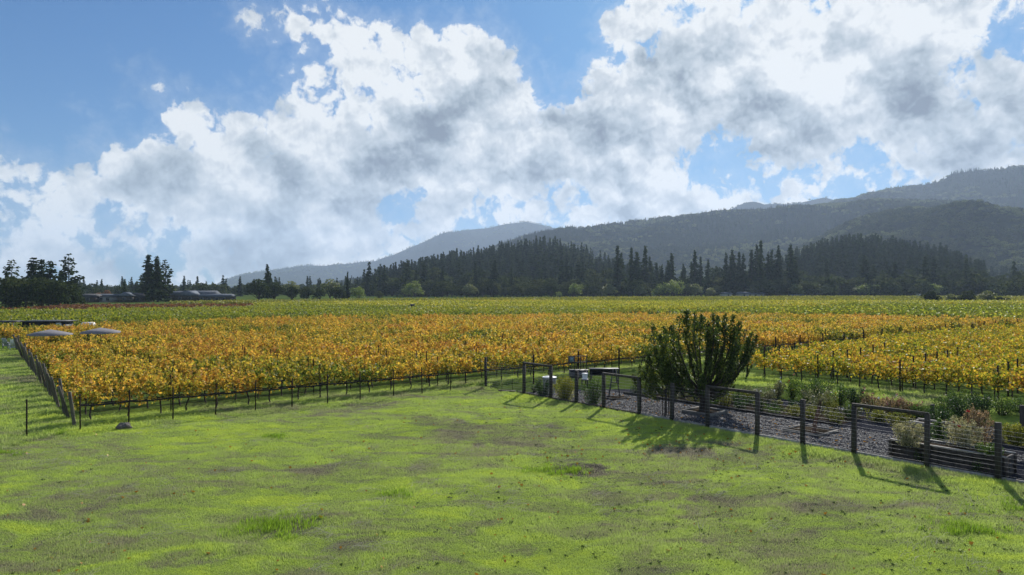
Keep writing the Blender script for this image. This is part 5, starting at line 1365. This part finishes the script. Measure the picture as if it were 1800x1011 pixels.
# ------------------------------------------------------------------ farm buildings
MAT['wall_dark'] = solid_mat('brown_boards', (0.10, 0.085, 0.07), (0.06, 0.05, 0.045), 2, 0.9, 0.2)
MAT['wall_pale'] = solid_mat('pale_wall', (0.42, 0.41, 0.39), (0.32, 0.31, 0.30), 2, 0.9, 0.1)
MAT['metal_roof'] = solid_mat('metal_roof', (0.13, 0.15, 0.175), (0.09, 0.10, 0.12), 1, 0.8, 0.1, spec=0.1)
MAT['dark_roof'] = solid_mat('dark_shingle', (0.055, 0.055, 0.06), (0.035, 0.035, 0.04), 2, 0.8, 0.2)
def house(x, Z, w, d, wall, roofh, rz, lb, wm='wall_dark', rm='metal_roof', nwin=3, gable='x', name='farm_building'):
    X = (x - 900) / FPX * Z; h = thing(name, lb, 'building', (X, Z, 0), rz)
    obj('wall', MB().box((0, 0, wall / 2), (w, d, wall)).mesh('wall', MAT[wm]), h)
    o = 0.45; mb = MB()
    if gable == 'x':
        V = [(-w/2-o, -d/2-o, wall), (w/2+o, -d/2-o, wall), (w/2+o, 0, wall+roofh), (-w/2-o, 0, wall+roofh), (-w/2-o, d/2+o, wall), (w/2+o, d/2+o, wall)]
        F = [[0,1,2,3],[3,2,5,4],[1,0,4,5]]; T3 = [[0,3,4],[1,5,2]]
    else:
        V = [(-w/2-o, -d/2-o, wall), (-w/2-o, d/2+o, wall), (0, d/2+o, wall+roofh), (0, -d/2-o, wall+roofh), (w/2+o, -d/2-o, wall), (w/2+o, d/2+o, wall)]
        F = [[0,3,2,1],[3,4,5,2],[0,1,5,4]]; T3 = [[0,4,3],[1,2,5]]
    V = [(a, b_, c_ + 0.003) for a, b_, c_ in V]
    mb.add(V, F); mb.F.append(np.array(T3)); mb.M.append(np.zeros(2)); obj('roof', mb.mesh('roof', MAT[rm]), h)
    for i in range(nwin):
        xx = -w / 2 + w * (i + 0.5) / nwin
        wn = obj('window', MB().box((xx, -d / 2 - 0.02, wall * 0.55), (1.3, 0.06, 1.2)).mesh('window', MAT['board_pale']), h)
        obj('pane', MB().box((xx, -d / 2 - 0.06, wall * 0.55), (1.1, 0.04, 1.0)).mesh('pane', MAT['glass']), wn)
    return h
house(152, 262, 8, 9, 2.2, 1.1, 0.1, 'low building with a dark roof right of the open pine', rm='dark_roof')
house(178, 268, 13, 9, 2.2, 1.0, 0.0, 'long low pale walled building with a grey roof left of the cypress', 'wall_pale', nwin=5)
house(224, 266, 5, 7, 2.4, 1.5, 0.2, 'small gabled house right of the narrow cypress', gable='y', nwin=1)
house(244, 272, 8, 8, 2.0, 1.5, 0.0, 'dark gabled cabin left of the tall firs', gable='y', rm='dark_roof', nwin=2)
house(315, 285, 8, 8, 2.6, 1.6, 0.0, 'barn with a metal roof at the left of the farm group', nwin=2)
house(334, 282, 8, 9, 2.4, 2.0, 0.0, 'gabled barn in the middle of the farm group', gable='y', nwin=2)
house(357, 288, 11, 9, 2.6, 1.8, 0.0, 'barn with pale metal roof behind the long shed', nwin=3)
house(382, 280, 12, 8, 2.0, 1.1, 0.0, 'long low shed with a metal roof at the right of the farm group', nwin=4)
house(1318, 404, 14, 8, 1.9, 1.2, 0.1, 'pale roofed house among the trees of the far belt', 'wall_pale', nwin=4)
house(1276, 402, 5, 5, 1.9, 1.0, 0.3, 'small white outbuilding left of the pale roofed house', 'wall_pale', nwin=1)
house(1400, 401, 7, 4, 1.3, 0.5, 0.0, 'low white shed at the far field edge', 'wall_pale', nwin=2)
# parked white pickup far off at the right
q = PXZ(1613, 517, 398); tk = thing('parked_van', 'tiny white van parked at the far right field edge', 'van', (q[0], q[1], 0), 0.1)
obj('body', MB().box((0, 0, 1.2), (4.8, 1.9, 1.5)).mesh('body', MAT['white']), tk); obj('windscreen', MB().box((-2.1, 0, 1.5), (0.7, 1.8, 0.6)).mesh('windscreen', MAT['glass']), tk)
for sx in (-1.5, 1.5):
    for sy in (-1, 1): obj('wheel', MB().tube([(sx, sy * .8, .36), (sx, sy * 1.0, .36)], 0.36, 12).mesh('wheel', MAT['black']), tk)
# ------------------------------------------------------------------ grass, straw, weeds, fallen leaves
def tuft(seed, n=16, h=0.06, spread=0.06, w=0.006, lean=0.5):
    rg = np.random.default_rng(seed); V = []; F = []
    for k in range(n):
        a = rg.uniform(0, 6.28); b = rg.normal(size=2) * spread; hh = h * rg.uniform(0.5, 1.3); l = lean * hh * rg.uniform(0.2, 1.2)
        d = np.array([math.cos(a), math.sin(a)]); s_ = np.array([-d[1], d[0]]) * w
        i = len(V)
        V += [(b[0] - s_[0], b[1] - s_[1], 0), (b[0] + s_[0], b[1] + s_[1], 0), (b[0] + d[0] * l * .4 + s_[0] * .7, b[1] + d[1] * l * .4 + s_[1] * .7, hh * .6), (b[0] + d[0] * l * .4 - s_[0] * .7, b[1] + d[1] * l * .4 - s_[1] * .7, hh * .6), (b[0] + d[0] * l, b[1] + d[1] * l, hh)]
        F.append([i, i + 1, i + 2, i + 3]); F.append([i + 3, i + 2, i + 4, i + 4])
    mb = MB(); V = np.array(V); mb.add(V, [f for f in F if f[2] != f[3]]); mb.F.append(np.array([f[:3] for f in F if f[2] == f[3]])); mb.M.append(np.zeros(n))
    return mb


MAT['straw'] = solid_mat('dry_straw', (0.42, 0.39, 0.31), (0.30, 0.27, 0.21), 3, 0.8, 0.0)
MAT['weed'] = leaf_mat('weed_leaf', [(0, (0.03, 0.06, 0.015)), (1, (0.07, 0.12, 0.02))], 1.0, 0.3, 0.7, 0.2)
MAT['fallen'] = leaf_mat('fallen_leaf', [(0, (0.25, 0.12, 0.03)), (0.5, (0.55, 0.25, 0.03)), (1, (0.65, 0.45, 0.08))], 1.0, 0.2, 0.8, 0.2)


def pts_in(poly, n, seed, zmax=45, power=1.0, wedge=0.80):
    rg = np.random.default_rng(seed); out = []
    poly = np.array(poly); tot = 0
    while tot < n:
        Z = 11.5 + (zmax - 11.5) * rg.random(n) ** power; X = rg.uniform(-wedge, wedge, n) * Z
        P = np.stack([X, Z], -1); P = P[inside(P, poly)]; out.append(P); tot += len(P)
    return np.concatenate(out)[:n], rg


src = [tuft(i, 24, 0.042, 0.085, 0.0045).mesh('tuft', MAT['blade']) for i in range(6)]
P, rg = pts_in(lawn_poly, 70000, 1, 42, 1.25)
for (x, y, r, k_) in BARE[:1]:
    c = PX(x, y)[:2]; P = P[(np.linalg.norm((P - c) * np.array([0.8, 1]), axis=1) > r * 0.75) | (rg.random(len(P)) < 0.15)]
z = np.array([zl(a, b) for a, b in P])
hgt = 0.5 + 1.0 * vnoise(P[:, 0], P[:, 1], 1.3, 3) ** 1.5 + 0.5 * (vnoise(P[:, 0], P[:, 1], 0.5, 5) > 0.75)
wd = 1 + (P[:, 1] - 12) / 40
scatter('lawn_grass', np.c_[P, z - 0.004], rg.uniform(0, 6.28, len(P)), np.stack([wd, wd, hgt], -1), rg.integers(0, 6, len(P)), src, 'stuff', 'short patchy winter grass over the whole lawn', 'grass')
# longer grass along the fences and in the verge
src = [tuft(20 + i, 16, 0.15, 0.07, 0.008, 0.6).mesh('tall_tuft', MAT['blade']) for i in range(4)]
rg = np.random.default_rng(9)
n_ = 9000; s_ = rg.uniform(2.6, 30, n_); o_ = -np.abs(rg.normal(size=n_)) * 0.45 - 0.16 + 0.0
Pa = G0 + GF * s_[:, None] + GN * o_[:, None]
n2 = 5000; s2 = rg.uniform(-0.5, Lf, n2); Pb = F1A + E1 * s2[:, None] + np.array([-E1[1], E1[0]]) * rg.normal(size=n2)[:, None] * 0.30
n3 = 16000; s3 = rg.uniform(-1, 45, n3); o3 = rg.uniform(0.0, 2.6, n3); Pc = V0 + EA * s3[:, None] + EB * (o3[:, None] * 1.0 - 0.3)
n4 = 9000; Pd, _ = pts_in(strip, n4, 12, 62)
n5 = 9000; s5 = rg.uniform(-2, 20, n5); o5 = rg.uniform(-3.6, 1.5, n5); Pe = R0 + RB * s5[:, None] + RP * o5[:, None]
P = np.concatenate([Pa, Pb, Pc, Pd, Pe]); P = P[np.abs(P[:, 0]) < 0.8 * P[:, 1]]
hh = rg.uniform(0.35, 1.15, len(P)); scatter('long_grass', np.c_[P, np.full(len(P), 0.01)], rg.uniform(0, 6.28, len(P)), np.stack([1.2 * np.ones(len(P)), 1.2 * np.ones(len(P)), hh], -1), rg.integers(0, 4, len(P)), src, 'stuff', 'longer green grass along the fences, in the verge and under the vines', 'grass')
# lush clumps
MAT['clump'] = leaf_mat('lush_blade', [(0, (0.13, 0.22, 0.03)), (0.5, (0.20, 0.33, 0.04)), (1, (0.29, 0.42, 0.06))], 1.0, 0.3, 0.7, 0.5, spec=0.05)
src = [tuft(30 + i, 40, 0.15, 0.10, 0.006, 0.6).mesh('clump', MAT['clump']) for i in range(3)]
Q = []
for (x, y, w_, k_) in [(475, 930, 0.55, 60), (985, 832, 0.5, 40), (1700, 940, 0.5, 30), (480, 770, 0.3, 16), (22, 800, 0.4, 10), (100, 765, 0.4, 14), (1770, 900, 0.6, 20), (700, 875, 0.25, 12)]:
    c = PX(x, y); g = rg.normal(size=(k_, 2)) * np.array([w_, w_ * 0.6]); Q.append(c[:2] + g)
Q = np.concatenate(Q); scatter('grass_clumps', np.c_[Q, [zl(a, b) for a, b in Q]], rg.uniform(0, 6.28, len(Q)), rg.uniform(0.5, 1.1, len(Q)), rg.integers(0, 3, len(Q)), src, 'stuff', 'thick bright green grass clumps on the lawn', 'grass')
# straw
def straw(seed):
    rg2 = np.random.default_rng(seed); mb = MB()
    for k in range(7):
        a = rg2.normal() * 0.35 + 0.7; b = rg2.normal(size=2) * 0.14; L_ = rg2.uniform(0.18, 0.42); d = np.array([math.cos(a), math.sin(a)])
        mb.tube([(b[0], b[1], 0.01), (b[0] + d[0] * L_ * .5, b[1] + d[1] * L_ * .5, 0.06 + 0.03 * rg2.random()), (b[0] + d[0] * L_, b[1] + d[1] * L_, 0.035)], 0.0021, 3, cap=False)
    return mb.mesh('straw', MAT['straw'])
P, rg = pts_in(lawn_poly, 1500, 5, 34, 1.2)
P = P[vnoise(P[:, 0], P[:, 1], 1.6, 8) > 0.50]
scatter('dry_straw', np.c_[P, [zl(a, b) for a, b in P]], rg.normal(size=len(P)) * 0.4, rg.uniform(0.6, 1.2, len(P)), rg.integers(0, 4, len(P)), [straw(i) for i in range(4)], 'stuff', 'thin dry straw stalks lying over the lawn', 'straw')
# small dark weeds
def weed(seed):
    rg2 = np.random.default_rng(seed); C = rg2.normal(size=(16, 3)) * np.array([0.026, 0.026, 0.010]) + np.array([0, 0, 0.03])
    return MB().quads(leaves(C, 0.03, None, 1, wide=1.0, rng=rg2)).mesh('weed', MAT['weed'])
P, rg = pts_in(lawn_poly, 2400, 6, 32, 1.0)
P = P[rg.random(len(P)) < np.clip(0.15 + 0.06 * P[:, 0] + 0.5 * vnoise(P[:, 0], P[:, 1], 2.0, 2) - 0.15, 0.04, 1)]
scatter('small_weeds', np.c_[P, [zl(a, b) for a, b in P]], rg.uniform(0, 6, len(P)), rg.uniform(0.4, 1.1, len(P)), rg.integers(0, 4, len(P)), [weed(i) for i in range(4)], 'stuff', 'small dark weeds dotted over the lawn', 'weeds')
# fallen leaves on gravel and lawn
lf = [MB().quads(leaves(np.array([[0, 0, 0.02]]), 0.10, (1, 0, 0.15), 0.1, wide=0.8, rng=np.random.default_rng(i))).mesh('leaf', MAT['fallen']) for i in range(3)]
rg = np.random.default_rng(44); n_ = 420
P1 = np.array([GP(a, b)[:2] for a, b in zip(rg.uniform(4, 20, n_), rg.uniform(0.2, 4.2, n_))])
P2, _ = pts_in(lawn_poly, 260, 45, 36); P3 = PX(1190, 790)[:2] + rg.normal(size=(120, 2)) * np.array([3.2, 2.2])
P3 = P3[inside(P3, lawn_poly)]
P = np.concatenate([P1, P2, P3]); zz = np.concatenate([np.full(len(P1), 0.02), [zl(a, b) + 0.03 for a, b in P2], [zl(a, b) + 0.03 for a, b in P3]])
scatter('fallen_leaves', np.c_[P, zz], rg.uniform(0, 6.28, len(P)), rg.uniform(0.5, 1.2, len(P)), rg.integers(0, 3, len(P)), lf, 'stuff', 'fallen orange and yellow leaves on the gravel and the lawn', 'leaves')
# coarse pebbles that stand out of the gravel
def pebble(seed):
    bm = bmesh.new(); bmesh.ops.create_icosphere(bm, subdivisions=1, radius=0.022); rg2 = random.Random(seed)
    for v in bm.verts: v.co *= rg2.uniform(0.7, 1.25); v.co.z *= 0.7
    me = bpy.data.meshes.new('pebble'); bm.to_mesh(me); bm.free(); me.materials.append(MAT['pebble']); return me
m, n, out = new_mat('pebble'); oi = n.new('ShaderNodeObjectInfo'); MAT['pebble'] = m
p_ = n.new('ShaderNodeBsdfPrincipled'); n.put(p_.inputs['Base Color'], n.ramp(oi.outputs['Random'], [(0, (0.018, 0.018, 0.022)), (0.6, (0.055, 0.055, 0.066)), (0.9, (0.13, 0.13, 0.14)), (1, (0.38, 0.37, 0.36))])); p_.inputs['Roughness'].default_value = 0.7
n.t.links.new(p_.outputs[0], out.inputs[0])
n_ = 26000; sg_ = rg.uniform(2.5, 24, n_); og = rg.uniform(0.08, 4.6, n_) ; Pg = G0 + GF * sg_[:, None] + GN * og[:, None]
Pg = Pg[inside(Pg, garden)]
scatter('gravel_stones', np.c_[Pg, np.full(len(Pg), 0.022)], rg.uniform(0, 6.28, len(Pg)), rg.uniform(0.5, 1.5, len(Pg)), rg.integers(0, 3, len(Pg)), [pebble(i) for i in range(3)], 'stuff', 'dark loose gravel stones on the garden ground', 'gravel')
